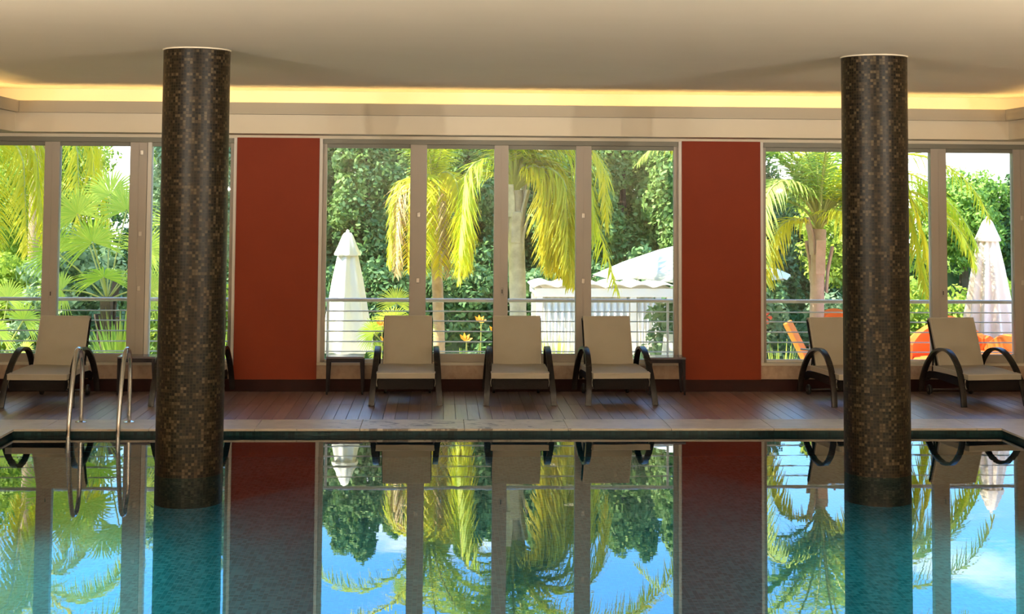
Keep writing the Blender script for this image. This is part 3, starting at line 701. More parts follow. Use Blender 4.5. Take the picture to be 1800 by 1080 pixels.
def conifer(x, y, h, r, label, mat='conifer', seed=0, n=260, per=90, size=0.058, name='conifer', group='conifers beyond the terrace'):
    root = tag(empty(name, (x, y, GZ)), label, 'tree', group)
    u = rng.uniform(0.02, 1, n)**1.15; ang = rng.uniform(0, 2*math.pi, n)
    prof = r*np.minimum(1.0, (1-u)**0.58*1.4)*(0.82+0.18*np.sin(ang*3+u*9+seed))*rng.uniform(0.72, 1.0, n)
    c = np.stack([prof*np.cos(ang), prof*np.sin(ang), 0.1+u*h*0.97], 1)
    v, f, t = leaf_cloud(c, 0.10+0.20*r*(1-u*0.75), per, size, squash=1.5)
    quick_mesh('foliage', v, f, mat, root, t)
    MB().tube([(0, 0, 0), (0.02, 0, h*0.5), (0, 0, h*0.9)], [0.11, 0.07, 0.02], 8).build('trunk', 'bark', root, smooth=True)
    return root
def round_tree(x, y, z, rx, rz, label, mat, n=150, per=120, size=0.052, group=None, name='tree'):
    root = tag(empty(name, (x, y, GZ)), label, 'tree', group)
    d = rng.normal(size=(n, 3)); d /= np.linalg.norm(d, axis=1)[:, None]; q = rng.uniform(0.55, 1, n)[:, None]
    c = d*q*np.array([rx, rx, rz]) + np.array([0, 0, z-GZ])
    v, f, t = leaf_cloud(c, np.full(n, 0.30*min(rx, rz)), per, size)
    quick_mesh('foliage', v, f, mat, root, t)
    MB().tube([(0, 0, 0), (0.05, 0, (z-GZ)*0.5), (0, 0, z-GZ)], [0.14, 0.11, 0.06], 8).build('trunk', 'bark', root, smooth=True)
    return root
def shrub(x, y, z0, rx, ry, rz, label, mat, n=60, per=60, size=0.06, name='shrub', group=None):
    root = tag(empty(name, (x, y, z0)), label, 'shrub', group)
    d = rng.normal(size=(n, 3)); d[:, 2] = np.abs(d[:, 2])*1.2-0.2; d /= np.linalg.norm(d, axis=1)[:, None]; q = rng.uniform(0.5, 1, n)[:, None]
    c = d*q*np.array([rx, ry, rz]) + np.array([0, 0, rz*0.25])
    c[:, 2] = np.maximum(c[:, 2], 0.05)
    v, f, t = leaf_cloud(c, np.full(n, 0.32*min(rx, rz)), per, size)
    quick_mesh('foliage', v, f, mat, root, t)
    MB().tube([(0, 0, 0), (0.01, 0, rz*0.6)], [0.03, 0.012], 6).build('stem', 'bark', root)
    return root

cons = [(-3.6, 27.2, 4.6, 0.95, 'leftmost of the conifers behind the closed white parasol'), (-2.35, 28.2, 4.75, 0.8, 'conifer directly behind the closed white parasol'),
        (-1.35, 27.4, 5.15, 0.85, 'tall conifer right of the closed white parasol'), (-0.35, 28.4, 4.7, 0.85, 'conifer behind the tan-trunked palm'),
        (0.55, 27.5, 5.2, 0.8, 'tall conifer between the two middle palms'), (1.45, 28.3, 4.6, 0.85, 'conifer behind the grey-trunked palm'),
        (2.5, 27.6, 4.9, 0.95, 'conifer above the left end of the white cabana'), (3.5, 28.4, 5.3, 1.05, 'conifer behind the open cream parasol'),
        (4.5, 27.4, 5.2, 1.05, 'conifer behind the right red panel')]
for k, (x, y, h, r, lab) in enumerate(cons): conifer(x, y, h, r, lab, seed=k*1.7)
row2 = [(-4.6, 4.8), (-2.95, 5.2), (-1.85, 5.5), (-0.85, 5.2), (0.1, 5.6), (1.0, 5.3), (2.0, 5.5), (3.0, 5.4), (4.05, 5.7), (5.2, 5.0)]
for k, (x, h) in enumerate(row2):
    conifer(x, 29.7+0.25*math.sin(k*2.1), h, 0.95, f'conifer of the rear row behind the middle window, number {("one", "two", "three", "four", "five", "six", "seven", "eight", "nine", "ten")[k]} from the left', seed=k*1.3+40, n=220, per=80, size=0.065, group='rear row of conifers')
far = [(-8.8, 31, 4.9, 1.3), (-5.3, 31.5, 4.3, 1.2), (6.3, 30, 4.6, 1.1), (8.0, 31, 4.0, 1.1)]
fl_ = ['far dark conifer behind the yellow palm at far left', 'far dark conifer just left of the left red panel', 'far dark conifer behind the pink-trunked palm', 'far dark conifer left of the round pale green tree']
for k, (x, y, h, r) in enumerate(far): conifer(x, y, h, r, fl_[k], mat='hedge', seed=k*2.3+9, n=220, per=90, size=0.065)
conifer(12.2, 30.0, 4.3, 0.95, 'dark green conifer at the far right edge', mat='hedge', seed=31, n=260, size=0.06)
round_tree(10.7, 30.0, 1.75, 1.05, 0.95, 'pale green rounded pine behind the cream parasol on the right', 'pine', group='round trees')
round_tree(-6.9, 26.0, 2.0, 1.25, 1.6, 'yellow-green rounded tree behind the fan palm', 'shrub', n=170, group='round trees')
round_tree(-3.9, 24.0, 2.3, 0.9, 1.6, 'light green rounded tree beside the left column', 'olive', n=150, group='round trees')
round_tree(7.6, 27.0, 1.5, 1.0, 1.2, 'light green rounded tree behind the right column', 'shrub', n=120, group='round trees')
# clipped hedge across the back and a bright one on the right
def hedge(x0, x1, y, d, h, label, mat, n, per=70, size=0.08, lumpy=0.12):
    root = tag(empty('hedge', ((x0+x1)/2, y, GZ)), label, 'hedge')
    c = np.stack([rng.uniform(x0, x1, n)-(x0+x1)/2, rng.uniform(-d/2, d/2, n), rng.uniform(0.1, h, n)+rng.normal(scale=lumpy, size=n)], 1)
    v, f, t = leaf_cloud(c, np.full(n, 0.26), per, size)
    quick_mesh('foliage', v, f, mat, root, t)
    MB().box((x0-x1)/2, (x1-x0)/2, -d/5, d/5, 0, h*0.6).build('branch_core', 'hedge', root)
hedge(-13, 16, 33.0, 0.8, 2.7, 'long dark hedge across the back of the garden', 'hedge', 700, lumpy=0.35)
hedge(-4.2, 6.0, 26.0, 0.7, 1.7, 'dark green hedge behind the white parasol and cabana', 'hedge', 620, lumpy=0.2, size=0.065)
hedge(6.4, 9.6, 24.0, 0.6, 1.62, 'bright clipped hedge behind the right column', 'shrub', 120, lumpy=0.05, size=0.06)

# ---- feather palms
def frond(name, root, base, az, e0, bend, L, mat, nleaf=46, lw=0.030, ll=0.50, hang=0.85, seed=0, sweep=1.0):
    rn = np.random.default_rng(seed); N = 18; pts = []; p = np.array(base, float); hd = np.array([math.cos(az), math.sin(az), 0.0])
    for i in range(N+1):
        t = i/N; e = e0 - bend*(t**sweep if sweep > 0 else min(1.0, t/-sweep)**1.2); dr = hd*math.cos(e) + np.array([0, 0, math.sin(e)])
        pts.append((p.copy(), dr)); p = p + dr*L/N
    side = np.array([-math.sin(az), math.cos(az), 0.0])
    V = []; Fc = []; T = []
    for k in range(nleaf):
        for s in (-1, 1):
            t = 0.16 + 0.83*(k+rn.uniform(-0.3, 0.3))/nleaf; x = t*N; i = min(int(x), N-1); fr = x-i
            q = pts[i][0]*(1-fr) + pts[i+1][0]*fr; dr = pts[i][1]
            nv = np.cross(dr, side)
            ln = ll*(math.sin(math.pi*min(1, 0.18+0.80*t))**0.6)*rn.uniform(0.75, 1.1)
            d0 = dr*0.55 + side*s*0.75 + nv*rn.uniform(-0.35, 0.35); d0 /= np.linalg.norm(d0)
            w = np.cross(d0, [0, 0, 1.0]); w /= (np.linalg.norm(w)+1e-6); w = w*0.8 + np.cross(d0, w)*0.5*s
            a = q; b0 = len(V); segs = 3; W_ = (lw, lw*0.95, lw*0.6, lw*0.08)
            for j in range(segs+1):
                V.append(a - w*W_[j]/2); V.append(a + w*W_[j]/2)
                dd = d0 + np.array([0, 0, -1.0])*hang*(j+0.6)/segs*1.2; dd /= np.linalg.norm(dd); a = a + dd*ln/segs
            tn = np.clip(rn.uniform(0, 1)*0.7+0.3*t, 0, 1)
            for j in range(segs): Fc.append((b0+2*j, b0+2*j+1, b0+2*j+3, b0+2*j+2)); T.append(tn)
    o = quick_mesh(name, V, Fc, mat, root, T)
    rr = [0.022*(1-0.85*i/N) for i in range(N+1)]
    MB().tube([Vector(pt[0]) for pt in pts], rr, 5).build('rachis', 'petiole', o, smooth=True)
    return o
def palm_trunk(root, h, r0, r1, mat, lean=(0, 0), rings=True, boots=0, seed=1):
    rn = random.Random(seed); n = 14; path = []; rad = []; K = 46
    for i in range(K+1):
        t = i/K; path.append((lean[0]*t*t, lean[1]*t*t, h*t)); rr = r0+(r1-r0)*t
        rad.append(rr*(1.0 + (0.035 if i % 3 == 0 else 0.0)*(1 if rings else 0)))
    MB().tube(path, rad, n).build('trunk', mat, root, smooth=True)
    for k in range(boots):   # persistent old leaf bases just below the crown
        a = 2.4*k + rn.uniform(-0.2, 0.2); z = h - 0.1 - 0.62*(1-k/boots); rr = r1*1.02; L = rn.uniform(0.28, 0.5)
        cx, cy = lean[0]+rr*math.cos(a), lean[1]+rr*math.sin(a)
        o = MB().strap([(cx, cy, z-0.12), (cx+0.02*math.cos(a), cy+0.02*math.sin(a), z+L*0.35), (cx+0.085*math.cos(a), cy+0.085*math.sin(a), z+L)], (-math.sin(a), math.cos(a), 0), 0.13, 0.03).build('leaf_base', mat, root, bevel=0.008)
def palm(x, y, h, label, fr, tmat, r0=0.11, r1=0.10, lean=(0, 0), boots=8, mats=('palm',), seed=1, fl=(2.3, 3.0), n=20, e=(50, 84), bend=(105, 160), ll=0.50, lw=0.024, nleaf=74, fsweep=-0.42, csweep=1.5):
    root = tag(empty('palm_tree', (x, y, GZ)), label, 'palm tree', 'feather palms in the garden')
    palm_trunk(root, h, r0, r1, tmat, lean, boots=boots, seed=seed)
    rn = random.Random(seed); base = (lean[0], lean[1], h-0.05)
    for k in range(n):
        az = 2.399963*k + rn.uniform(-0.2, 0.2) + seed; t = k/n
        frond('frond', root, base, az, math.radians(e[1]-(e[1]-e[0])*t+rn.uniform(-4, 4)), math.radians(bend[0]+(bend[1]-bend[0])*t+rn.uniform(-8, 8)),
              rn.uniform(*fl), mats[k % len(mats)], seed=seed*100+k, ll=ll, lw=lw, nleaf=nleaf, sweep=csweep)
    for k, (az, e0, b, L, mt, *sw) in enumerate(fr):
        frond('frond', root, base, math.radians(az), math.radians(e0), math.radians(b), L, mt, seed=seed*100+60+k, ll=ll, lw=lw, nleaf=nleaf, sweep=sw[0] if sw else fsweep)
    return root
palm(1.08, 20.0, 3.15, 'palm with a ringed grey trunk seen in the third window pane',
     [(-22, 66, 152, 2.3, 'palm_yellow'), (2, 62, 148, 2.2, 'palm_yellow'), (8, 74, 160, 2.5, 'palm_yellow'), (-14, 82, 168, 2.6, 'palm_yellow'), (195, 74, 160, 2.3, 'palm'), (172, 66, 154, 2.0, 'palm'), (14, 84, 156, 3.3, 'palm'), (-10, 50, 138, 2.0, 'palm_yellow'), (24, 80, 160, 2.8, 'palm'), (0, 84, 168, 2.4, 'palm_yellow'), (-38, 84, 172, 2.1, 'palm_yellow'), (-30, 72, 160, 2.1, 'palm_yellow'), (-18, 58, 146, 2.2, 'palm_yellow'), (18, 86, 160, 3.6, 'palm_yellow', 1.0), (-8, 84, 172, 2.7, 'palm_yellow', -0.7), (6, 82, 168, 2.5, 'palm_yellow', -0.75), (-16, 86, 172, 2.6, 'palm', -0.62), (-42, 80, 168, 2.0, 'palm_yellow', -0.4), (-34, 66, 154, 2.2, 'palm_yellow', -0.5), (12, 84, 172, 2.0, 'palm_yellow', -0.36), (210, 80, 165, 2.3, 'palm', -0.5)],
     'trunk_grey', 0.112, 0.112, (-0.08, 0), 9, ('palm', 'palm_green', 'palm'), seed=3, n=13, e=(72, 88), bend=(95, 150), fl=(2.5, 3.3), ll=0.56)
palm(0.02, 21.0, 3.05, 'palm with a slim tan trunk and drooping yellow fronds in the second window pane',
     [(-40, 78, 166, 2.0, 'palm_yellow'), (-80, 72, 162, 2.0, 'palm_yellow'), (190, 78, 165, 1.9, 'palm'), (215, 62, 152, 1.9, 'palm_dead'), (-15, 70, 160, 1.9, 'palm_yellow'), (170, 72, 160, 1.7, 'palm'), (-65, 55, 145, 1.8, 'palm_dead'), (235, 70, 160, 1.9, 'palm_yellow'), (-100, 80, 166, 2.1, 'palm'), (-55, 84, 168, 2.2, 'palm_yellow')],
     'trunk_tan', 0.085, 0.072, (-0.13, 0), 6, ('palm', 'palm_green', 'palm'), seed=5, n=9, fl=(2.0, 2.7), e=(74, 88), bend=(95, 150), ll=0.42)
palm(4.98, 19.5, 2.66, 'palm with a smooth pinkish trunk beside the right column',
     [(165, 82, 164, 3.0, 'palm_green'), (200, 76, 160, 2.8, 'palm_green'), (140, 84, 160, 3.0, 'palm_green'), (215, 84, 166, 3.0, 'palm_green'), (180, 68, 150, 2.3, 'palm_green'), (200, 45, 120, 1.5, 'palm_yellow'), (-60, 70, 120, 1.3, 'palm_yellow'), (-15, 60, 142, 2.4, 'palm_yellow'), (5, 76, 152, 3.2, 'palm'), (-8, 80, 156, 3.3, 'palm_yellow'), (25, 70, 148, 2.7, 'palm'), (-2, 70, 148, 3.0, 'palm_yellow'), (2, 76, 155, 3.0, 'palm', 0.8), (12, 80, 160, 3.1, 'palm_yellow', 0.85), (-12, 72, 155, 2.8, 'palm', 0.75), (-4, 84, 166, 3.3, 'palm_yellow', 0.95), (6, 68, 150, 3.0, 'palm_yellow', 0.8), (170, 78, 140, 3.4, 'palm_green', 1.2)],
     'trunk_pink', 0.098, 0.092, (0.05, 0), 5, ('palm_green', 'palm', 'palm_green'), seed=8, n=12, e=(70, 88), bend=(95, 145), fsweep=-0.55)
palm(-5.75, 18.9, 3.75, 'palm with hanging golden fronds at the far left edge', 
     [(-10, 30, 112, 2.0, 'palm_yellow'), (-30, 20, 104, 2.0, 'palm_yellow'), (15, 40, 120, 2.1, 'palm_yellow'), (-60, 25, 108, 2.0, 'palm_yellow'), (30, 28, 110, 1.9, 'palm')],
     'trunk_tan', 0.11, 0.10, (0, 0), 6, ('palm_yellow', 'palm'), seed=12, n=13, e=(40, 80), bend=(90, 135))
palm(-5.9, 22.0, 4.0, 'second palm with golden fronds, behind the fan palm', 
     [(-5, 30, 114, 2.3, 'palm_yellow'), (-30, 25, 110, 2.2, 'palm_yellow'), (20, 35, 116, 2.4, 'palm_yellow')],
     'trunk_tan', 0.11, 0.10, (0, 0), 6, ('palm_yellow', 'palm'), seed=17, n=11, e=(40, 80), bend=(90, 135))

# ---- fan palms
def fan_leaf(root, base, tip, facing, R, mat, nseg=34, spread=240, seed=0, name='fan_leaf'):
    """petiole from base to tip, then a fan of narrow folded segments around the tip; facing = fan plane normal"""
    rn = np.random.default_rng(seed); b = np.array(base, float); c = np.array(tip, float)
    ax = (c-b)/np.linalg.norm(c-b); nrm = np.array(facing, float); nrm -= ax*nrm.dot(ax); nrm /= np.linalg.norm(nrm); sd = np.cross(nrm, ax)
    V = []; Fc = []; T = []
    for k in range(nseg):
        a = math.radians(-spread/2 + spread*(k+0.5)/nseg + rn.uniform(-1.5, 1.5)); d = ax*math.cos(a) + sd*math.sin(a)
        pw_ = np.cross(d, nrm); L = R*(0.78+0.22*math.cos(a*0.7))*rn.uniform(0.92, 1.05); wd = 2.05*math.radians(spread)/nseg*R*0.22/2
        st = ((0.03, 0.10), (0.45, 1.0), (0.75, 0.62), (1.0, 0.05)); i0 = len(V)
        for u, ww in st:
            q = c + d*L*u + nrm*(0.10*R*u) + np.array([0, 0, -0.22*R*u**3])
            V += [q - pw_*wd*ww, q + nrm*wd*ww*0.55, q + pw_*wd*ww]
        for j in range(3):
            for h in range(2):
                o = i0+3*j+h; Fc.append((o, o+1, o+4, o+3)); T.append(rn.uniform(0, 1))
    o = quick_mesh(name, V, Fc, mat, root, T)
    mid = (b+c)/2 + np.array([0, 0, 0.04])
    MB().tube(smooth_path([tuple(b), tuple(mid), tuple(c)], 4), 0.011, 6).build('petiole', 'petiole', o, smooth=True)
    return o
def fan_palm(x, y, trunk_h, leaves, label, mat='fan', seed=0):
    root = tag(empty('fan_palm', (x, y, GZ)), label, 'fan palm', 'fan palms in the garden')
    palm_trunk(root, trunk_h, 0.09, 0.075, 'bark', rings=True, boots=4, seed=seed)
    for k, (tx, ty, tz, R) in enumerate(leaves):
        tip = Vector((tx-x, ty-y, tz-GZ)); base = (0, 0, trunk_h-0.05)
        fan_leaf(root, base, tip, (0.15*math.sin(k*2.1), -1.0, 0.45+0.3*math.cos(k*1.7)), R, mat, seed=seed*50+k)
fan_palm(-4.25, 19.3, 1.75, [(-4.37, 18.95, 1.55, 0.52), (-4.2, 18.85, 1.12, 0.50), (-4.82, 19.0, 1.42, 0.48), (-3.75, 19.1, 1.45, 0.50), (-4.05, 19.4, 1.95, 0.50), (-4.7, 19.5, 1.9, 0.50), (-3.7, 19.2, 0.95, 0.45), (-4.75, 19.0, 0.95, 0.42), (-3.45, 19.5, 1.75, 0.48), (-4.35, 19.8, 2.15, 0.5)], 'large fan palm seen through the left window', seed=1)
fan_palm(-5.45, 18.6, 0.85, [(-5.3, 18.2, 0.50, 0.42), (-5.05, 18.4, 0.62, 0.34), (-5.75, 18.3, 0.6, 0.42), (-5.3, 18.6, 0.85, 0.36), (-5.0, 18.2, 0.2, 0.34)], 'low fan palm behind the far left lounger', seed=2)
fan_palm(-0.55, 19.2, 0.95, [(-0.58, 18.9, 0.58, 0.34), (-0.82, 19.0, 0.42, 0.30), (-0.3, 19.0, 0.5, 0.34), (-0.55, 19.2, 0.78, 0.30), (-0.75, 19.0, 0.15, 0.28), (-0.3, 19.0, 0.2, 0.28)], 'low fan palm right of the closed white parasol', seed=3)

# ---- blade plants, bird-of-paradise, flowers
def blade_plant(x, y, n, h, spread, label, seed, w=0.03, mat='blade', name='grass_clump', z0=GZ, cat='plant', group=None):
    rn = np.random.default_rng(seed); root = tag(empty(name, (x, y, z0)), label, cat, group); V = []; Fc = []; T = []
    for k in range(n):
        az = rn.uniform(0, 2*math.pi); sp_ = rn.uniform(0.1, 1.0)*spread; hh = h*rn.uniform(0.6, 1.05); d = np.array([math.cos(az), math.sin(az), 0]); s = np.array([-d[1], d[0], 0]); i0 = len(V)
        for j, u in enumerate((0, 0.35, 0.7, 1.0)):
            q = d*(0.05+sp_*u**1.6) + np.array([0, 0, hh*(u - 0.32*sp_/spread*u**2.5)]); ww = w*(0.7, 1.0, 0.8, 0.06)[j]
            V += [q - s*ww, q + s*ww]
        t = rn.uniform(0, 1)
        for j in range(3): o = i0+2*j; Fc.append((o, o+1, o+3, o+2)); T.append(t)
    quick_mesh('blades', V, Fc, mat, root, T)
    return root
blade_plant(-3.85, 18.3, 260, 1.75, 0.85, 'long-bladed yellow-green plant behind the ladder handrails', 1, 0.032)
blade_plant(-4.6, 17.9, 60, 1.35, 0.5, 'green-bladed plant behind the far left lounger back', 2, 0.028)
blade_plant(-2.7, 18.2, 110, 1.6, 0.6, 'long-bladed plant beside the left column', 3, 0.03)
blade_plant(1.42, 18.3, 200, 1.5, 0.42, 'bright green grass clump between the middle loungers', 4, 0.016)
blade_plant(4.15, 18.0, 190, 1.38, 0.5, 'green grass clump at the right red panel', 5, 0.018)
blade_plant(4.75, 18.4, 150, 1.2, 0.45, 'green grass clump under the pink-trunked palm', 6, 0.018)
def bird_flower(root, x, y, z, s):
    MB().tube([(x, y, 0.2), (x+0.02, y, z-GZ)], 0.008, 6).build('flower_stalk', 'petiole', root)
    b = MB()
    for k, a in enumerate((20, 55, 95, 130)):
        r = math.radians(a); d = Vector((math.cos(r), 0.15*(k-1.5), math.sin(r))); o = Vector((x, y, z-GZ)); w = Vector((0, 0.02, 0))+Vector((-d.z, 0, d.x))*0.022
        b.hexa([o-w*0.4, o-w*0.4+d*0.02, o+w*0.4+d*0.02, o+w*0.4], [o+d*s*0.5-w+Vector((0, 0.008, 0)), o+d*s-w*0.05, o+d*s+w*0.05, o+d*s*0.5+w])
    b.build('flower', 'petal', root)
for k, (x, y, fl_l, lab) in enumerate(((0.38, 18.3, [(-0.06, -0.1, 0.40, 0.10), (0.12, 0, 0.62, 0.09), (0.3, 0, 0.5, 0.09)], 'bird-of-paradise plant with orange flowers between two middle loungers'),
                                       (-0.62, 18.0, [(0.0, -0.1, 0.38, 0.13), (-0.08, 0, 0.60, 0.09)], 'bird-of-paradise plant with an orange flower beside the first middle lounger'))):
    r = blade_plant(x, y, 46, 1.35, 0.36, lab, 20+k, 0.035, name='bird_of_paradise', group='flowering plants')
    for f in fl_l: bird_flower(r, *f)
shrub(-5.0, 20.5, GZ, 0.8, 0.6, 2.2, 'dense grey-green shrub behind the far left window mullion', 'olive', n=110, per=70, group='garden shrubs')
shrub(-3.2, 20.2, GZ, 0.8, 0.6, 1.7, 'light green shrub behind the left column', 'shrub', n=90, group='garden shrubs')
shrub(-5.9, 21.0, GZ, 0.7, 0.6, 1.9, 'yellow-green shrub at the far left edge', 'shrub', n=90, group='garden shrubs')
for k, (x, y, rz, lab, mt) in enumerate(((4.3, 20.6, 1.45, 'pale shrub left of the pink-trunked palm', 'olive'), (5.7, 21.2, 1.35, 'pale shrub right of the pink-trunked palm', 'olive'), (6.9, 21.5, 1.5, 'light green shrub left of the cream parasol', 'shrub'), (8.6, 21.8, 1.5, 'green shrub right of the cream parasol', 'conifer'), (3.6, 21.6, 1.3, 'pale shrub behind the right red panel edge', 'olive'))):
    shrub(x, y, GZ, 0.75, 0.5, rz, lab, mt, n=80, per=60, group='garden shrubs')
hb = tag(empty('hibiscus_flower', (4.42, 20.0, 0.55)), 'pink flower on the pale shrub near the right red panel', 'flower')
for k in range(5):
    a = 2*math.pi*k/5
    MB().hexa([(0, 0, 0), (0.01, 0, 0), (0.01, 0, 0.01), (0, 0, 0.01)], [(0.07*math.cos(a)-0.03*math.sin(a), -0.03, 0.07*math.sin(a)+0.03*math.cos(a)), (0.09*math.cos(a), -0.035, 0.09*math.sin(a)), (0.07*math.cos(a)+0.03*math.sin(a), -0.03, 0.07*math.sin(a)-0.03*math.cos(a)), (0.04*math.cos(a), -0.02, 0.04*math.sin(a))]).build('petal', 'pinkpetal', hb)
tag(MB().box(4.2, 7.0, 36.0, 38.5, GZ, 1.45).build('terracotta_house', 'terracotta'), 'terracotta house wall glimpsed beyond the pink-trunked palm', 'house')

# ---- parasols
def closed_parasol(x, y, ztip, zsh, zbot, r_sh, r_bot, label, mat, pleats=9, seed=0):
    root = tag(empty('closed_parasol', (x, y, GZ)), label, 'parasol', 'closed parasols'); rn = random.Random(seed)
    MB().tube([(0, 0, 0), (0, 0, ztip-GZ)], 0.028, 10).build('pole', 'white_paint', root, smooth=True)
    MB().lathe([(0.30, 0), (0.30, 0.05), (0.06, 0.08), (0.05, 0.25)], 20).build('base', 'darkmetal', root, smooth=True)
    def skirt(prof, n, amp, lobes, ph):
        vs = []; fs = []
        for r, z in prof:
            for k in range(n):
                a = 2*math.pi*k/n; rr = r*(1+amp*math.sin(lobes*a+ph)*min(1, r*5)); vs.append((rr*math.cos(a), rr*math.sin(a), z))
        for i in range(len(prof)-1):
            for k in range(n): fs.append((i*n+k, i*n+(k+1) % n, (i+1)*n+(k+1) % n, (i+1)*n+k))
        return MB().add(vs, fs)
    T, S, B = ztip-GZ, zsh-GZ, zbot-GZ
    prof = [(0.9*r_sh*0.6, S+0.14), (r_sh*0.84, S), (r_sh+(r_bot-r_sh)*0.24, S-(S-B)*0.28), (r_sh+(r_bot-r_sh)*0.55, S-(S-B)*0.55), (r_sh+(r_bot-r_sh)*0.85, S-(S-B)*0.8), (r_bot, B+0.05), (r_bot*0.97, B)]
    skirt(prof, 108, 0.15, pleats, rn.uniform(0, 6)).build('canopy', mat, root, smooth=True)
    skirt([(0.015, T), (0.05, T-0.012), (0.075, T-0.05), (r_sh*0.80, S+0.12), (r_sh*1.14, S), (r_sh*1.10, S-0.02)], 96, 0.06, 8, 0.3).build('top_cap', mat, root, smooth=True)
    MB().lathe([(0.02, T-0.01), (0.026, T+0.012), (0.012, T+0.035)], 12).build('finial', 'white_paint', root, smooth=True)
    return root
closed_parasol(-1.27, 20.6, 1.66, 1.36, 0.02, 0.155, 0.33, 'closed white parasol seen in the leftmost middle pane', 'canvas_white', 7, 1)
closed_parasol(7.46, 19.9, 1.90, 1.62, 0.28, 0.15, 0.33, 'closed cream parasol seen in the right window', 'canvas_cream', 11, 2)
op = tag(empty('open_parasol', (3.75, 21.9, GZ)), 'open cream parasol above the terrace at the right of the middle window', 'parasol')
MB().tube([(0, 0, 0), (0, 0, 2.42)], 0.03, 10).build('pole', 'white_paint', op, smooth=True)
MB().box(-0.35, 0.35, -0.35, 0.35, 0, 0.09).build('base', 'darkmetal', op, bevel=0.02)
apex = Vector((0, 0, 2.42)); rim = []
for k in range(8):
    a = math.radians(45*k+4); rim.append(Vector((1.5*math.cos(a), 1.5*math.sin(a), 1.93)))
b = MB()
for k in range(8):
    A, B_ = rim[k], rim[(k+1) % 8]; i0 = len(b.v)
    pts = []
    for u in (0.02, 0.35, 0.7, 1.0):
        for w in (0, 0.5, 1):
            e = A.lerp(B_, w); q = apex.lerp(e, u); q.z += 0.05*math.sin(math.pi*u) - 0.05*u*(1 if w == 0.5 else 0); pts.append(q)
    b.add(pts, [(r*3+c, r*3+c+1, r*3+c+4, r*3+c+3) for r in range(3) for c in range(2)])
cano = b.build('canopy', 'canvas_white', op, smooth=True); sm = cano.modifiers.new('thickness', 'SOLIDIFY'); sm.thickness = 0.006
for k in range(8):
    MB().tube([apex+Vector((0, 0, -0.06)), rim[k]+Vector((0, 0, -0.03))], 0.011, 6).build('rib', 'white_paint', op)
    MB().tube([Vector((0, 0, 1.75)), apex.lerp(rim[k], 0.55)+Vector((0, 0, -0.04))], 0.009, 6).build('strut', 'white_paint', op)

# ---- white cabana
cb_ = tag(empty('white_cabana', (2.62, 24.0, GZ-0.14)), 'white garden cabana with pleated curtains behind the middle palm', 'cabana')
for x in (-1.0, 0.52, 1.12): 
    for y in (0, 1.3): MB().box(x-0.05, x+0.05, y-0.05, y+0.05, 0, 1.72).build('post', 'white_paint', cb_, bevel=0.008)
for y in (0, 1.3): MB().box(-1.08, 1.2, y-0.06, y+0.06, 1.60, 1.74).build('beam', 'white_paint', cb_, bevel=0.008)
for x in (-1.0, 1.12): MB().box(x-0.05, x+0.05, 0.06, 1.24, 1.60, 1.74).build('side_beam', 'white_paint', cb_, bevel=0.008)
def curtain(x0, x1, y, z0, z1, n):
    vs = []; fs = []; K = n*6
    for i in range(K+1):
        u = i/K; x = x0+(x1-x0)*u; yy = y+0.035*math.sin(u*n*2*math.pi)
        vs += [(x, yy, z0), (x, yy, z1)]
    for i in range(K): fs.append((2*i, 2*i+2, 2*i+3, 2*i+1))
    o = MB().add(vs, fs).build('curtain', 'curtain', cb_, smooth=True); o.modifiers.new('thickness', 'SOLIDIFY').thickness = 0.006
curtain(-0.93, 0.46, 0.0, 0.05, 1.53, 13); curtain(0.60, 1.05, 0.0, 0.05, 1.53, 5); curtain(-0.93, 1.05, 1.3, 0.05, 1.53, 16)
vs = []; fs = []
for i in range(41):
    u = i/40; x = -1.12+2.36*u; z = 1.76+0.06*abs(math.sin(u*math.pi*6))
    vs += [(x, -0.1, z), (x, 1.4, z)]
fs = [(2*i, 2*i+2, 2*i+3, 2*i+1) for i in range(40)]
rf = MB().add(vs, fs).build('canopy_roof', 'curtain', cb_, smooth=True); rf.modifiers.new('thickness', 'SOLIDIFY').thickness = 0.02

# ---- garden seats
def deck_chair(name, x, y, rz, label, mat, frame, cat, group, z0=GZ, s=1.0):
    r = tag(empty(name, (x, y, z0), rz), label, cat, group); r.scale = (s, s, s)
    MB().hexa([(-0.29, -0.5, 0.30), (0.29, -0.5, 0.30), (0.29, 0.28, 0.27), (-0.29, 0.28, 0.27)], [(-0.29, -0.5, 0.37), (0.29, -0.5, 0.37), (0.29, 0.28, 0.34), (-0.29, 0.28, 0.34)]).build('seat', mat, r, bevel=0.02)
    MB().hexa([(-0.29, 0.27, 0.30), (0.29, 0.27, 0.30), (0.29, 0.35, 0.28), (-0.29, 0.35, 0.28)], [(-0.29, 0.62, 0.98), (0.29, 0.62, 0.98), (0.29, 0.69, 0.95), (-0.29, 0.69, 0.95)]).build('backrest', mat, r, bevel=0.02)
    for sx in (-1, 1):
        MB().tube([(sx*0.3, -0.45, 0), (sx*0.3, -0.40, 0.32)], 0.016, 8).build('leg', frame, r); MB().tube([(sx*0.3, 0.45, 0), (sx*0.3, 0.28, 0.32)], 0.016, 8).build('leg', frame, r)
        MB().tube([(sx*0.31, -0.42, 0.30), (sx*0.31, -0.35, 0.55), (sx*0.31, 0.42, 0.58)], 0.016, 8).build('armrest', frame, r)
    return r
deck_chair('garden_chair', -1.35, 19.3, math.radians(170), 'white garden chair in front of the closed white parasol', 'canvas_white', 'white_paint', 'chair', 'white garden chairs')
deck_chair('garden_chair', -0.88, 19.7, math.radians(200), 'white garden chair right of the closed white parasol foot', 'canvas_white', 'white_paint', 'chair', 'white garden chairs')
deck_chair('garden_chair', 2.95, 19.2, math.radians(-28), 'white garden lounge chair under the open cream parasol, nearer one', 'canvas_white', 'white_paint', 'chair', 'white garden chairs')
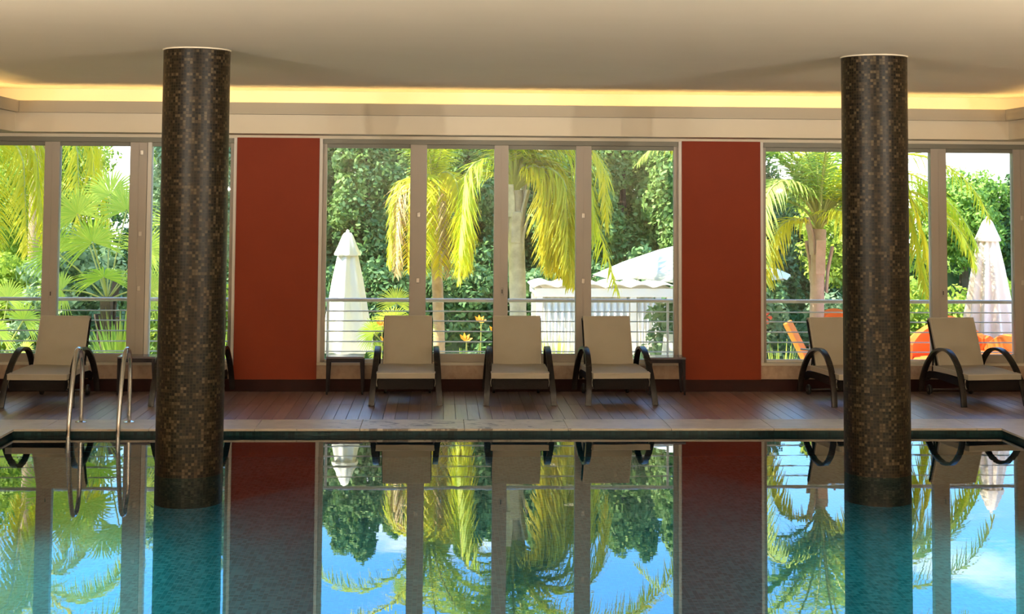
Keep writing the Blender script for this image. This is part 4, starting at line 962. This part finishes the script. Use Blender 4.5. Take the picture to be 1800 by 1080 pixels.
deck_chair('garden_chair', 3.25, 20.4, math.radians(-22), 'white garden lounge chair under the open cream parasol, farther one', 'canvas_white', 'white_paint', 'chair', 'white garden chairs', s=1.15)
OZ = GZ
def tub_chair(x, y, rz, s, label):
    r = tag(empty('garden_armchair', (x, y, RZ), rz), label, 'armchair', 'orange garden armchairs'); r.scale = (s, s, s)
    n = 20; vs = []; fs = []
    for i in range(n+1):
        a = math.radians(-20+220*i/n); h = 0.62+0.28*math.sin(max(0, min(math.pi, a)))**1.5
        for rr, z in ((0.36, 0.25), (0.40, 0.25), (0.46, h), (0.40, h+0.03), (0.34, h-0.02)): vs.append((rr*math.cos(a), rr*math.sin(a), z))
    for i in range(n):
        for k in range(5): fs.append((i*5+k, (i+1)*5+k, (i+1)*5+(k+1) % 5, i*5+(k+1) % 5))
    fs += [tuple(range(5)), tuple(n*5+k for k in range(4, -1, -1))]
    MB().add(vs, fs).build('back_shell', 'orange', r, smooth=True)
    MB().lathe([(0.30, 0.28), (0.35, 0.30), (0.36, 0.38), (0.32, 0.43), (0.05, 0.45)], 24).build('seat_cushion', 'orange', r, smooth=True)
    MB().lathe([(0.34, 0.22), (0.36, 0.24), (0.36, 0.28)], 24).build('seat_ring', 'darkmetal', r, smooth=True)
    for a in (45, 135, 225, 315):
        q = math.radians(a); MB().tube([(0.33*math.cos(q), 0.33*math.sin(q), 0.24), (0.36*math.cos(q), 0.36*math.sin(q), 0)], 0.016, 8).build('leg', 'darkmetal', r)
    return r
tub_chair(5.3, 19.25, math.radians(8), 0.92, 'orange rounded garden armchair behind the lounger by the right column')
tub_chair(6.15, 18.2, math.radians(-25), 0.82, 'orange rounded garden armchair between the right column and the last lounger')
tub_chair(6.75, 18.9, math.radians(20), 0.86, 'orange rounded garden armchair left of the closed cream parasol')
tub_chair(7.05, 18.0, math.radians(150), 0.74, 'orange rounded garden armchair in front of the closed cream parasol')
tub_chair(7.75, 18.5, math.radians(-40), 0.86, 'orange rounded garden armchair at the far right edge')
deck_chair('garden_deck_chair', 4.84, 18.25, math.radians(70), 'orange sling deck chair beside the pink-trunked palm', 'orange', 'darkmetal', 'chair', None, z0=RZ, s=0.80)
